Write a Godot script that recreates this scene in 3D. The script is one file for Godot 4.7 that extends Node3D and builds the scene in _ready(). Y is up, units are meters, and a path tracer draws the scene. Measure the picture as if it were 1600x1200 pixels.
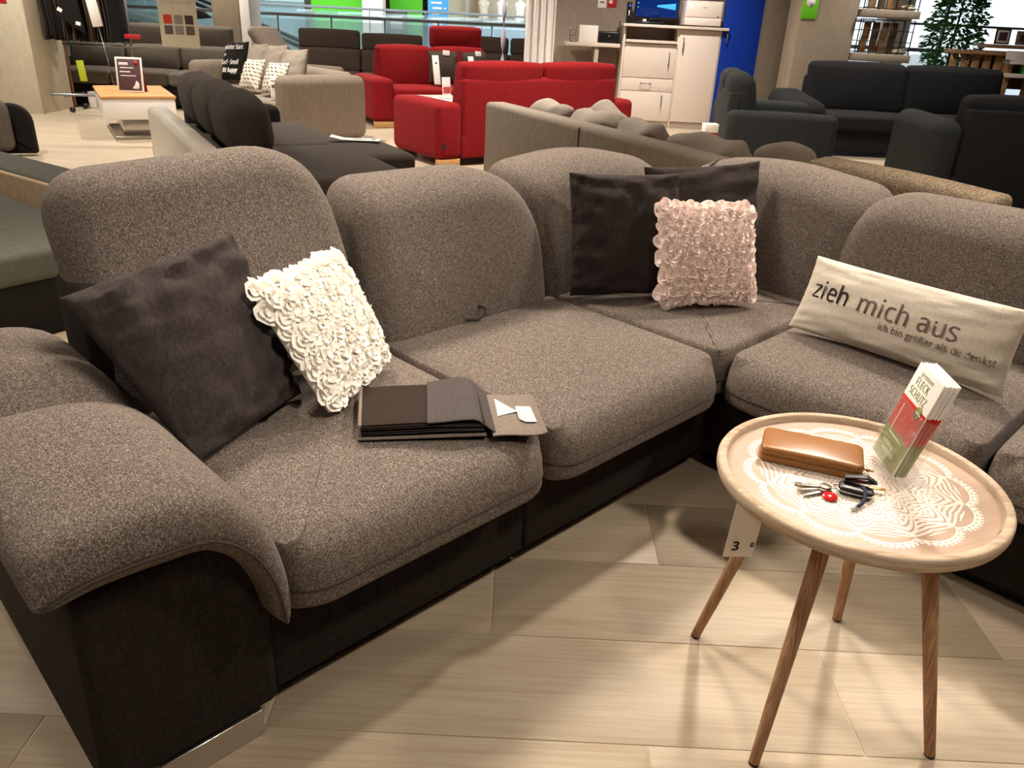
extends Node3D
# A furniture showroom: a tweed corner sofa with cushions, a small round table, other sofas behind.

const SOFA_TURN := 45.3
const SOFA_AT := Vector3(0.616, 0.0, -2.217)

var M := {}
var used := {}
var rng := RandomNumberGenerator.new()

# ------------------------------------------------------------------ naming and tagging
func numbered(n: String) -> String:
	if not used.has(n):
		used[n] = 0
		return n
	used[n] += 1
	return "%s_%03d" % [n, used[n]]

func tag(o: Node, label: String, category: String, group := "") -> Node:
	o.set_meta("label", label)
	o.set_meta("category", category)
	if group != "":
		o.set_meta("group", group)
	return o

func thing(called: String, label: String, category: String, at := Vector3.ZERO, turn := 0.0, group := "") -> Node3D:
	var o := Node3D.new()
	o.name = numbered(called)
	add_child(o)
	o.position = at
	o.rotation_degrees.y = turn
	tag(o, label, category, group)
	return o

func obj(called: String, mesh: Mesh, mat: Material, parent: Node, at := Vector3.ZERO, rot := Vector3.ZERO) -> MeshInstance3D:
	var o := MeshInstance3D.new()
	o.mesh = mesh
	o.material_override = mat
	if parent == self:
		o.name = numbered(called)
		add_child(o)
	else:
		o.name = called
		parent.add_child(o, true)
	o.position = at
	o.rotation_degrees = rot
	return o

func struct(called: String, mesh: Mesh, mat: Material, at := Vector3.ZERO, rot := Vector3.ZERO) -> MeshInstance3D:
	var o := obj(called, mesh, mat, self, at, rot)
	o.set_meta("kind", "structure")
	o.set_meta("label", called.replace("_", " ") + " of the showroom")
	return o

# ------------------------------------------------------------------ mesh makers
func begin() -> SurfaceTool:
	var st := SurfaceTool.new()
	st.begin(Mesh.PRIMITIVE_TRIANGLES)
	st.set_smooth_group(0)
	return st

func done(st: SurfaceTool) -> ArrayMesh:
	st.generate_normals()
	st.index()
	return st.commit()

func tri(st: SurfaceTool, a: Vector3, b: Vector3, c: Vector3) -> void:   # counter-clockwise seen from outside
	st.add_vertex(a); st.add_vertex(c); st.add_vertex(b)

func quad(st: SurfaceTool, a: Vector3, b: Vector3, c: Vector3, d: Vector3) -> void:
	tri(st, a, b, c); tri(st, a, c, d)

func axis_steps(h: float, r: float, seg: int, flat: int) -> PackedFloat32Array:
	var out := PackedFloat32Array()
	for k in seg:
		out.append(-h + r * (1.0 - tan(PI / 4 * (1.0 - float(k) / seg))))
	for k in flat + 1:
		out.append(lerpf(-h + r, h - r, float(k) / flat))
	for k in range(seg - 1, -1, -1):
		out.append(h - r * (1.0 - tan(PI / 4 * (1.0 - float(k) / seg))))
	return out

# a box with rounded edges; bulge swells its faces, bend moves every point
func rbox(size: Vector3, r := 0.004, seg := 1, flat := 1, bulge := Vector3.ZERO, bend = null) -> ArrayMesh:
	var h := size / 2
	r = minf(r, minf(h.x, minf(h.y, h.z)) * 0.98)
	var st := begin()
	var inner := h - Vector3.ONE * r
	var steps := [axis_steps(h.x, r, seg, flat), axis_steps(h.y, r, seg, flat), axis_steps(h.z, r, seg, flat)]
	for ax in 3:
		var a1 := (ax + 1) % 3
		var a2 := (ax + 2) % 3
		var s1: PackedFloat32Array = steps[a1]
		var s2: PackedFloat32Array = steps[a2]
		for side in [-1.0, 1.0]:
			var grid := []
			for i in s1.size():
				var row := PackedVector3Array()
				for j in s2.size():
					var p := Vector3.ZERO
					p[ax] = h[ax] * side
					p[a1] = s1[i]
					p[a2] = s2[j]
					var q := p.clamp(-inner, inner)
					p = q + (p - q).normalized() * r
					if bulge != Vector3.ZERO:
						var n := p / h
						var e := Vector3(bulge.x * n.x * (1 - n.y * n.y) * (1 - n.z * n.z), bulge.y * n.y * (1 - n.x * n.x) * (1 - n.z * n.z), bulge.z * n.z * (1 - n.x * n.x) * (1 - n.y * n.y))
						p += e
					if bend != null:
						p = bend.call(p)
					row.append(p)
				grid.append(row)
			for i in s1.size() - 1:
				for j in s2.size() - 1:
					if side > 0:
						quad(st, grid[i][j], grid[i + 1][j], grid[i + 1][j + 1], grid[i][j + 1])
					else:
						quad(st, grid[i][j], grid[i][j + 1], grid[i + 1][j + 1], grid[i + 1][j])
	return done(st)

func rpoly(pts: Array, radii: Array, n := 6) -> PackedVector2Array:      # counter-clockwise polygon with rounded corners
	var out := PackedVector2Array()
	for i in pts.size():
		var p: Vector2 = pts[i]
		var a: Vector2 = pts[(i + pts.size() - 1) % pts.size()]
		var b: Vector2 = pts[(i + 1) % pts.size()]
		var r: float = radii[i]
		if r <= 0.0001:
			out.append(p)
			continue
		var d1 := (a - p).normalized()
		var d2 := (b - p).normalized()
		for k in n + 1:
			var t := float(k) / n
			var q1 := p + d1 * r
			var q2 := p + d2 * r
			out.append(q1 * (1 - t) * (1 - t) + p * 2 * t * (1 - t) * 0.86 + (q1 + q2) * 0.5 * 2 * t * (1 - t) * 0.14 + q2 * t * t)
	return out

func rrect(x0: float, y0: float, x1: float, y1: float, r: Array, n := 6) -> PackedVector2Array:   # radii: bottom left, bottom right, top right, top left
	return rpoly([Vector2(x0, y0), Vector2(x1, y0), Vector2(x1, y1), Vector2(x0, y1)], r, n)

func dense(o: PackedVector2Array, most: float) -> PackedVector2Array:
	var out := PackedVector2Array()
	for i in o.size():
		var a := o[i]
		var b := o[(i + 1) % o.size()]
		var k := int(ceil(a.distance_to(b) / most))
		for j in maxi(k, 1):
			out.append(a.lerp(b, float(j) / maxi(k, 1)))
	return out

# an outline in x and y, from z0 to z1, its edges rounded by r0 and r1, its faces swollen
func slab(outline: PackedVector2Array, z0: float, z1: float, r0 := 0.002, r1 := 0.002, b0 := 0.0, b1 := 0.0, rings := 3, caps := 3, bend = null, weight = null) -> ArrayMesh:
	var n := outline.size()
	var mid := Vector2.ZERO
	for p in outline:
		mid += p
	mid /= n
	var normals := PackedVector2Array()
	for i in n:
		var d := outline[(i + 1) % n] - outline[(i + n - 1) % n]
		normals.append(Vector2(d.y, -d.x).normalized())
	var loops := []
	var reach := Vector2.ZERO
	for p in outline:
		reach = reach.max((p - mid).abs())
	var put := func(inset: float, s: float, z: float, swell: float) -> void:
		var l := PackedVector3Array()
		for i in n:
			var p: Vector2 = outline[i] - normals[i] * inset * (weight.call(normals[i]) if weight != null else 1.0)
			p = mid + (p - mid) * s
			var e := (p - mid) / reach
			var v := Vector3(p.x, p.y, z + swell * maxf(1.0 - e.x * e.x, 0.0) * maxf(1.0 - e.y * e.y, 0.0))
			l.append(bend.call(v) if bend != null else v)
		loops.append(l)
	for c in caps:
		var s := (c + 0.001) / caps
		put.call(r0, s, z0, -b0)
	for k in rings + 1:
		var a := PI / 2 * k / rings
		put.call(r0 * (1 - sin(a)), 1.0, z0 + r0 * (1 - cos(a)), -b0 * cos(a))
	for k in rings + 1:
		var a := PI / 2 * k / rings
		put.call(r1 * (1 - cos(a)), 1.0, z1 - r1 * (1 - sin(a)), b1 * sin(a))
	for c in range(caps - 1, -1, -1):
		var s := (c + 0.001) / caps
		put.call(r1, s, z1, b1)
	var st := begin()
	for k in loops.size() - 1:
		for i in n:
			var j := (i + 1) % n
			quad(st, loops[k][i], loops[k][j], loops[k + 1][j], loops[k + 1][i])
	return done(st)

# a padded sheet: mid(s, t) is its middle, pad(s, t) its half thickness in front and behind; s and t run from -1 to 1
func puff(nx: int, ny: int, mid: Callable, pad: Callable) -> ArrayMesh:
	var st := begin()
	var front := []
	var back := []
	for i in nx + 1:
		var fr := PackedVector3Array()
		var br := PackedVector3Array()
		for j in ny + 1:
			var s := sin(PI / 2 * (2.0 * i / nx - 1.0))
			var t := sin(PI / 2 * (2.0 * j / ny - 1.0))
			var p: Vector3 = mid.call(s, t)
			var du: Vector3 = mid.call(minf(s + 0.01, 1.0), t) - mid.call(maxf(s - 0.01, -1.0), t)
			var dv: Vector3 = mid.call(s, minf(t + 0.01, 1.0)) - mid.call(s, maxf(t - 0.01, -1.0))
			var nn := du.cross(dv).normalized()
			var th: Vector2 = pad.call(s, t)
			if i == 0 or j == 0 or i == nx or j == ny:
				th = Vector2.ZERO
			fr.append(p + nn * th.x)
			br.append(p - nn * th.y)
		front.append(fr)
		back.append(br)
	for i in nx:
		for j in ny:
			quad(st, front[i][j], front[i + 1][j], front[i + 1][j + 1], front[i][j + 1])
			quad(st, back[i][j], back[i][j + 1], back[i + 1][j + 1], back[i + 1][j])
	return done(st)

func tube(pts: Array, radii, sides := 8, closed := false) -> ArrayMesh:
	var st := begin()
	var loops := []
	var n := pts.size()
	var side := Vector3.ZERO
	for i in n:
		var a: Vector3 = pts[(i + n - 1) % n] if closed else pts[maxi(i - 1, 0)]
		var b: Vector3 = pts[(i + 1) % n] if closed else pts[mini(i + 1, n - 1)]
		var d := (b - a).normalized()
		if side == Vector3.ZERO:
			side = d.cross(Vector3.UP if absf(d.y) < 0.9 else Vector3.RIGHT).normalized()
		side = (side - d * side.dot(d)).normalized()
		var up := side.cross(d)
		var r: float = radii if (radii is float) else radii[i]
		var l := PackedVector3Array()
		for k in sides:
			var w := TAU * k / sides
			l.append(pts[i] + (side * cos(w) + up * sin(w)) * r)
		loops.append(l)
	for i in (n if closed else n - 1):
		for k in sides:
			var j := (k + 1) % sides
			var m := (i + 1) % n
			quad(st, loops[i][k], loops[m][k], loops[m][j], loops[i][j])
	if not closed:
		for k in sides:
			var j := (k + 1) % sides
			tri(st, pts[0], loops[0][k], loops[0][j])
			tri(st, pts[n - 1], loops[n - 1][j], loops[n - 1][k])
	return done(st)

func lathe(prof: Array, segs := 48, smooth := true) -> ArrayMesh:        # (radius, height) from the bottom outwards and up
	var st := begin()
	if not smooth:
		st.set_smooth_group(-1)
	for k in segs:
		var a := TAU * k / segs
		var b := TAU * (k + 1) / segs
		for i in prof.size() - 1:
			var p: Vector2 = prof[i]
			var q: Vector2 = prof[i + 1]
			var p1 := Vector3(p.x * cos(a), p.y, p.x * sin(a))
			var p2 := Vector3(p.x * cos(b), p.y, p.x * sin(b))
			var q1 := Vector3(q.x * cos(a), q.y, q.x * sin(a))
			var q2 := Vector3(q.x * cos(b), q.y, q.x * sin(b))
			if p.x > 0.00001:
				tri(st, p1, q1, p2)
			if q.x > 0.00001:
				tri(st, p2, q1, q2)
	return done(st)

func bxs(parts: Array, r := 0.003) -> ArrayMesh:                         # several boxes [centre, size] of one part
	var st := SurfaceTool.new()
	for p in parts:
		st.append_from(rbox(p[1], r), 0, Transform3D(Basis(), p[0]))
	return st.commit()

func join(meshes: Array) -> ArrayMesh:
	var st := SurfaceTool.new()
	for m in meshes:
		st.append_from(m[0], 0, m[1])
	return st.commit()

func circle(r: float, n := 20, at := Vector3.ZERO, ax := Vector3.RIGHT, ay := Vector3.UP) -> Array:
	var out := []
	for k in n:
		out.append(at + ax * r * cos(TAU * k / n) + ay * r * sin(TAU * k / n))
	return out

# lettering: flat letters in x and y, moved by bend
func letters(words: String, high: float, bend = null, bold := false, thick := 0.0008) -> ArrayMesh:
	var t := TextMesh.new()
	var f := SystemFont.new()
	f.font_names = PackedStringArray(["Droid Sans"])
	if bold:
		f.font_weight = 700
	t.font = f
	t.font_size = 64
	t.pixel_size = high / 64.0
	t.depth = thick
	t.curve_step = 1.5
	t.text = words
	t.horizontal_alignment = HORIZONTAL_ALIGNMENT_LEFT
	t.vertical_alignment = VERTICAL_ALIGNMENT_CENTER
	var out := ArrayMesh.new()
	if t.get_surface_count() == 0:
		return out
	for sidx in t.get_surface_count():
		var arr := t.surface_get_arrays(sidx)
		if bend != null:
			var vs: PackedVector3Array = arr[Mesh.ARRAY_VERTEX]
			for i in vs.size():
				vs[i] = bend.call(vs[i])
			arr[Mesh.ARRAY_VERTEX] = vs
			arr[Mesh.ARRAY_NORMAL] = null
			arr[Mesh.ARRAY_TANGENT] = null
		var keep := []
		keep.resize(Mesh.ARRAY_MAX)
		keep[Mesh.ARRAY_VERTEX] = arr[Mesh.ARRAY_VERTEX]
		keep[Mesh.ARRAY_INDEX] = arr[Mesh.ARRAY_INDEX]
		if arr[Mesh.ARRAY_NORMAL] != null:
			keep[Mesh.ARRAY_NORMAL] = arr[Mesh.ARRAY_NORMAL]
		out.add_surface_from_arrays(Mesh.PRIMITIVE_TRIANGLES, keep)
	if bend != null:
		var st := SurfaceTool.new()
		for s in out.get_surface_count():
			st.append_from(out, s, Transform3D())
		st.generate_normals()
		return st.commit()
	return out

# ------------------------------------------------------------------ materials
func mat(key: String, c: Color, rough := 0.8, metal := 0.0) -> StandardMaterial3D:
	var m := StandardMaterial3D.new()
	m.resource_name = key
	m.albedo_color = c
	m.roughness = rough
	m.metallic = metal
	M[key] = m
	return m

func c8(r: int, g: int, b: int) -> Color:
	return Color8(r, g, b)

func image_of(w: int, h: int, data: PackedByteArray) -> ImageTexture:
	var im := Image.create_from_data(w, h, false, Image.FORMAT_RGB8, data)
	im.generate_mipmaps()
	return ImageTexture.create_from_image(im)

# woven cloth: yarns crossing over and under, each with its own dye; returns [colour, relief]
func weave(n: int, yarn: int, dark: Color, mid: Color, light: Color, share_dark: float, share_light: float, seed_: int, twill: int) -> Array:
	rng.seed = seed_
	var data := PackedByteArray()
	data.resize(n * n * 3)
	var relief := PackedByteArray()
	relief.resize(n * n)
	var cells := n / yarn
	var tone := []
	for k in cells * cells:
		var x := rng.randf()
		var c := mid
		if x < share_dark:
			c = dark.lerp(mid, rng.randf() * 0.5)
		elif x > 1.0 - share_light:
			c = light.lerp(mid, rng.randf() * 0.5)
		else:
			c = mid.lerp(dark if rng.randf() < 0.5 else light, rng.randf() * 0.22)
		tone.append(c)
	for y in n:
		var cy := y / yarn
		for x in n:
			var cx := x / yarn
			var c: Color = tone[cy * cells + cx]
			var k := y * n + x
			data[k * 3] = int(c.r * 255)
			data[k * 3 + 1] = int(c.g * 255)
			data[k * 3 + 2] = int(c.b * 255)
			var fx := (float(x % yarn) + 0.5) / yarn
			var fy := (float(y % yarn) + 0.5) / yarn
			var over := (cx + cy) % twill == 0
			var hgt := sin(PI * (fx if over else fy)) * 0.75 + (0.25 if over else 0.0)
			relief[k] = int(clampf(hgt, 0, 1) * 255)
	var im := Image.create_from_data(n, n, false, Image.FORMAT_L8, relief)
	return [image_of(n, n, data), ImageTexture.create_from_image(im)]

func cloth(key: String, tex: Array, tile: float, bump := 0.06, sheen := 0.0) -> StandardMaterial3D:
	var m := mat(key, Color.WHITE, 0.95)
	m.albedo_texture = tex[0]
	m.uv1_triplanar = true
	m.uv1_scale = Vector3.ONE / tile
	m.heightmap_enabled = true
	m.heightmap_texture = tex[1]
	m.heightmap_scale = bump
	m.metallic_specular = 0.2
	if sheen > 0.0:
		m.rim_enabled = true
		m.rim = sheen
		m.rim_tint = 0.6
	return m

func noise_tex(n: int, fx: float, fy: float, lo: float, hi: float, seed_: int, octaves := 4) -> ImageTexture:   # grey grain, seamless
	var fn := FastNoiseLite.new()
	fn.seed = seed_
	fn.noise_type = FastNoiseLite.TYPE_SIMPLEX_SMOOTH
	fn.frequency = 1.0
	fn.fractal_octaves = octaves
	var data := PackedByteArray()
	data.resize(n * n * 3)
	for y in n:
		for x in n:
			var a := TAU * x / n
			var b := TAU * y / n
			# walk on a torus unrolled in 3-D twice, so that the tile repeats without a seam
			var v := fn.get_noise_3d(cos(a) * fx + 17.0, sin(a) * fx, cos(b) * fy) + fn.get_noise_3d(cos(a) * fx - 31.0, sin(b) * fy, sin(a) * fx)
			var g := int(clampf(lerpf(lo, hi, 0.5 + v * 0.75), 0, 1) * 255)
			var k := (y * n + x) * 3
			data[k] = g; data[k + 1] = g; data[k + 2] = g
	return image_of(n, n, data)

func grained(key: String, c: Color, tex: Texture2D, tile: Vector3, rough := 0.85, sheen := 0.0) -> StandardMaterial3D:
	var m := mat(key, c, rough)
	m.albedo_texture = tex
	m.uv1_triplanar = true
	m.uv1_scale = Vector3(1.0 / tile.x, 1.0 / tile.y, 1.0 / tile.z)
	m.metallic_specular = 0.3
	if sheen > 0.0:
		m.rim_enabled = true
		m.rim = sheen
		m.rim_tint = 0.7
	return m

func streaks(n: int, base: Color, dark: Color, light: Color, seed_: int, upright := false) -> ImageTexture:    # wood print: long fibres along x, or along y
	rng.seed = seed_
	var fn := FastNoiseLite.new()
	fn.seed = seed_
	fn.noise_type = FastNoiseLite.TYPE_SIMPLEX_SMOOTH
	fn.frequency = 1.0
	fn.fractal_octaves = 5
	var data := PackedByteArray()
	data.resize(n * n * 3)
	for y in n:
		for x in n:
			var a := TAU * x / n
			var v := fn.get_noise_3d(cos(a) * 0.55, sin(a) * 0.55, y * 34.0 / n) * 0.7 + fn.get_noise_3d(cos(a) * 1.6 + 9.0, sin(a) * 1.6, y * 130.0 / n) * 0.55
			var blotch := fn.get_noise_3d(cos(a) * 0.6 + 50.0, sin(a) * 0.6, y * 5.0 / n)
			v += blotch * 0.5
			var c := base.lerp(light, clampf(v * 1.2, 0, 1)) if v > 0 else base.lerp(dark, clampf(-v * 1.2, 0, 1))
			var k := ((x * n + y) if upright else (y * n + x)) * 3
			data[k] = int(c.r * 255); data[k + 1] = int(c.g * 255); data[k + 2] = int(c.b * 255)
	return image_of(n, n, data)

# the white printed rosette on pale washed wood
func mandala(n: int) -> ImageTexture:
	var fn := FastNoiseLite.new()
	fn.seed = 12
	fn.frequency = 1.0
	fn.fractal_octaves = 4
	var data := PackedByteArray()
	data.resize(n * n * 3)
	var wood := c8(180, 156, 134)
	var wood_d := c8(156, 130, 106)
	var rose := c8(190, 152, 134)
	var white := c8(228, 221, 210)
	for y in n:
		for x in n:
			var px := (2.0 * x / n - 1.0)
			var py := (2.0 * y / n - 1.0)
			var g := fn.get_noise_2d(px * 1.6, py * 26.0) * 0.5 + 0.5
			var b := fn.get_noise_2d(px * 1.2 + 40.0, py * 1.5) * 0.5 + 0.5
			var plank := fn.get_noise_2d(floor(py * 3.2 + 0.3) * 7.7 + 90.0, 3.0)
			var c := wood.lerp(wood_d, clampf(g * 0.7 + plank * 0.5, 0, 1)).lerp(rose, clampf(b * 0.6, 0, 1))
			var r := sqrt(px * px + py * py)
			var th := atan2(py, px)
			var ink := 0.0
			if r < 0.93:
				# outer lace: a scalloped border of teeth and dots
				var sc := absf(cos(th * 6.0))
				var edge := 0.78 + 0.075 * pow(sc, 0.6)
				var teeth := edge + 0.03 * (1.0 if fposmod(th * 66.0 / PI, 1.0) < 0.5 else 0.25)
				if r < teeth and r > edge - 0.035:
					ink = 1.0
					var dot := Vector2((fposmod(th * 48.0 / PI, 1.0) - 0.5) * 0.03, r - edge + 0.012).length()
					if dot < 0.0075:
						ink = 0.0
				elif r <= edge - 0.035:
					# three rows of petals, each with nested outlines
					for row in [[6.0, 0.0, 0.735, 0.42], [6.0, PI / 12, 0.53, 0.26], [4.0, 0.3, 0.34, 0.1]]:
						var nn: float = row[0]
						var ph := fposmod((th + row[1]) * nn / PI, 1.0) * 2.0 - 1.0
						var rr: float = (r - row[3]) / (row[2] - row[3])
						if rr < -0.25 or rr > 1.05:
							continue
						var tip := pow(clampf(1.0 - absf(ph) * 0.96, 0, 1), 0.42)
						var q := rr / maxf(tip, 0.02)
						if rr > 0 and q < 1.0:
							var band := q * 4.6 + 0.10 * sin(th * 24.0)
							ink = 1.0 if fposmod(band, 1.0) < 0.66 else 0.0
							if q > 0.93:
								ink = 1.0
							if q < 0.5 and absf(ph) < 0.34:
								ink = 1.0 if fposmod(th * nn * 7.0 / PI + rr * 0.6, 1.0) < 0.62 else 0.0
						elif rr > 0:
							ink = maxf(ink, 1.0 if fposmod(r * 26.0 + absf(ph), 1.0) < 0.45 else 0.0)
					if r < 0.1:
						ink = 1.0 if fposmod(r * 30.0, 1.0) < 0.6 else 0.0
				ink *= clampf(1.2 - b * 0.25 + g * 0.1, 0.0, 0.92)
			c = c.lerp(white, ink)
			var k := (y * n + x) * 3
			data[k] = int(c.r * 255); data[k + 1] = int(c.g * 255); data[k + 2] = int(c.b * 255)
	return image_of(n, n, data)

func lamp(at: Vector3, to: Vector3, energy: float, warm: Color, angle := 55.0, size := 0.06) -> void:
	var t := thing("track_spotlight", "unseen white track spotlight under the showroom ceiling", "spotlight", at, 0.0, "track spotlights")
	var d := (to - at).normalized()
	var head := obj("housing", lathe([Vector2(0.0, 0.14), Vector2(0.03, 0.14), Vector2(0.055, 0.05), Vector2(0.06, 0.0), Vector2(0.052, 0.0), Vector2(0.048, 0.03)], 20), M.white_paint, t)
	head.basis = Basis(Quaternion(Vector3.DOWN, d))
	head.position = -d * 0.01
	var disc := obj("bulb", lathe([Vector2(0.0, 0.025), Vector2(0.046, 0.028), Vector2(0.046, 0.034), Vector2(0.0, 0.036)], 20), M.bulb, t)
	disc.basis = head.basis
	disc.position = -d * 0.01
	obj("stem", tube([-d * 0.12, Vector3(0, 3.4 - at.y, 0)], 0.01, 8), M.white_paint, t)
	var l := SpotLight3D.new()
	l.name = "lamp_light"
	t.add_child(l, true)
	l.basis = Basis.looking_at(d, Vector3.FORWARD if absf(d.y) > 0.9 else Vector3.UP)
	l.position = d * 0.01
	l.light_color = warm
	l.light_energy = energy
	l.spot_angle = angle
	l.spot_angle_attenuation = 1.0
	l.spot_range = 30.0
	l.spot_attenuation = 2.0
	l.light_size = size
	l.shadow_enabled = true

func ceiling_panel(at: Vector3, w: float, d: float, energy: float, c: Color) -> void:
	var t := thing("ceiling_light", "unseen long white ceiling light panel over the mall walkway", "ceiling light", at, 0.0, "mall ceiling panels")
	obj("frame", rbox(Vector3(w + 0.06, 0.06, d + 0.06), 0.01), M.white_paint, t)
	obj("diffuser", rbox(Vector3(w, 0.02, d), 0.004), M.panel_glow, t, Vector3(0, -0.035, 0))
	var l := AreaLight3D.new()
	l.name = "panel_light"
	t.add_child(l, true)
	l.rotation_degrees = Vector3(-90, 0, 0)
	l.position = Vector3(0, -0.055, 0)
	l.area_size = Vector2(w, d)
	l.light_color = c
	l.light_energy = energy
	l.area_range = 40.0
	l.area_attenuation = 2.0
	l.shadow_enabled = true

func _ready() -> void:
	rng.seed = 7
	# ---------------- camera
	var cam := Camera3D.new()
	cam.name = "camera"
	add_child(cam)
	cam.transform = Transform3D(Basis(Vector3(0.998764, 0.045077, -0.020960), Vector3(-0.049712, 0.905645, -0.421114), Vector3(0.0, 0.421635, 0.906766)), Vector3(0, 1.3, 0))
	cam.fov = 52.19
	cam.near = 0.05
	cam.far = 200.0
	cam.current = true
	# ---------------- sky and exposure
	var we := WorldEnvironment.new()
	we.name = "surroundings"
	var env := Environment.new()
	env.background_mode = Environment.BG_SKY
	var sky := Sky.new()
	var sm := ProceduralSkyMaterial.new()
	sm.sky_top_color = c8(150, 195, 235)
	sm.sky_horizon_color = c8(232, 246, 252)
	sm.ground_bottom_color = c8(150, 160, 165)
	sm.ground_horizon_color = c8(225, 238, 244)
	sm.sky_energy_multiplier = 1.0
	sky.sky_material = sm
	env.sky = sky
	env.background_energy_multiplier = 2.3
	env.tonemap_mode = Environment.TONE_MAPPER_LINEAR
	env.tonemap_exposure = 0.95
	env.sdfgi_enabled = true
	env.ssao_enabled = true
	env.ssil_enabled = true
	we.environment = env
	add_child(we)
	# ---------------- lamps
	make_materials()
	var warm := Color(1.0, 0.945, 0.875)
	var soft := Color(1.0, 0.965, 0.92)
	lamp(Vector3(1.7, 3.1, -3.7), Vector3(0.75, 0.4, -1.6), 11.0, warm, 52.0, 0.12)
	lamp(Vector3(-1.3, 3.1, -3.2), Vector3(-0.5, 0.4, -1.7), 11.0, warm, 52.0, 0.24)
	lamp(Vector3(0.1, 3.1, -4.4), Vector3(0.1, 0.4, -2.2), 8.0, warm, 52.0, 0.24)
	lamp(Vector3(-3.0, 3.1, -2.0), Vector3(-1.2, 0.3, -1.2), 3.6, warm, 55.0, 0.2)
	lamp(Vector3(3.2, 3.1, -2.2), Vector3(1.4, 0.3, -1.8), 7.0, warm, 55.0, 0.14)
	lamp(Vector3(1.0, 3.1, 0.1), Vector3(0.6, 0.0, -1.2), 2.4, warm, 60.0, 0.14)  # weak fill spot added on the camera side
	lamp(Vector3(-1.6, 3.1, 0.6), Vector3(-1.0, 0.0, -0.6), 1.6, warm, 60.0, 0.14)  # another added fill, near the camera on the left
	lamp(Vector3(0.9, 3.1, -0.3), Vector3(-0.47, 0.62, -1.78), 7.0, warm, 13.0, 0.08)
	lamp(Vector3(-2.9, 3.15, -2.9), Vector3(-2.4, 0.2, -3.4), 6.0, warm, 50.0, 0.12)  # spot added to brighten the pale board of the daybed
	for a in [[-4.2, -5.6, 8.0], [-0.4, -6.4, 8.0], [3.2, -5.6, 5.0], [-5.6, -8.6, 10.0], [-2.6, -8.2, 10.0], [0.6, -7.6, 9.0], [3.6, -8.4, 5.0], [-4.6, -11.6, 8.0], [-1.4, -11.0, 8.0], [1.6, -10.2, 10.0], [4.6, -10.4, 5.0]]:
		lamp(Vector3(a[0], 3.15, a[1]), Vector3(a[0] + 0.2, 0.0, a[1] - 0.4), a[2] * 1.35, soft, 62.0, 0.1)
	ceiling_panel(Vector3(-6, 3.35, -19), 6.0, 1.2, 22.0, Color(0.92, 0.97, 1.0))
	ceiling_panel(Vector3(1.5, 3.35, -19), 6.0, 1.2, 22.0, Color(0.92, 0.97, 1.0))
	ceiling_panel(Vector3(-3, 3.35, -15.8), 7.0, 0.8, 12.0, Color(0.94, 0.97, 1.0))  # panel added over the opening to brighten the near railing
	ceiling_panel(Vector3(-6, 3.35, -24), 6.0, 1.2, 30.0, Color(0.95, 0.98, 1.0))
	ceiling_panel(Vector3(1.5, 3.35, -24), 6.0, 1.2, 30.0, Color(0.95, 0.98, 1.0))
	# ---------------- the place and the things in it
	build_room()
	build_corner_sofa()
	build_cushions()
	build_round_table()
	build_table_things()
	build_swatch_book()
	build_back_sofas()
	build_office_corner()
	build_left_corner()
	build_mall()
	build_right_corner()
	print("built")

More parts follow.
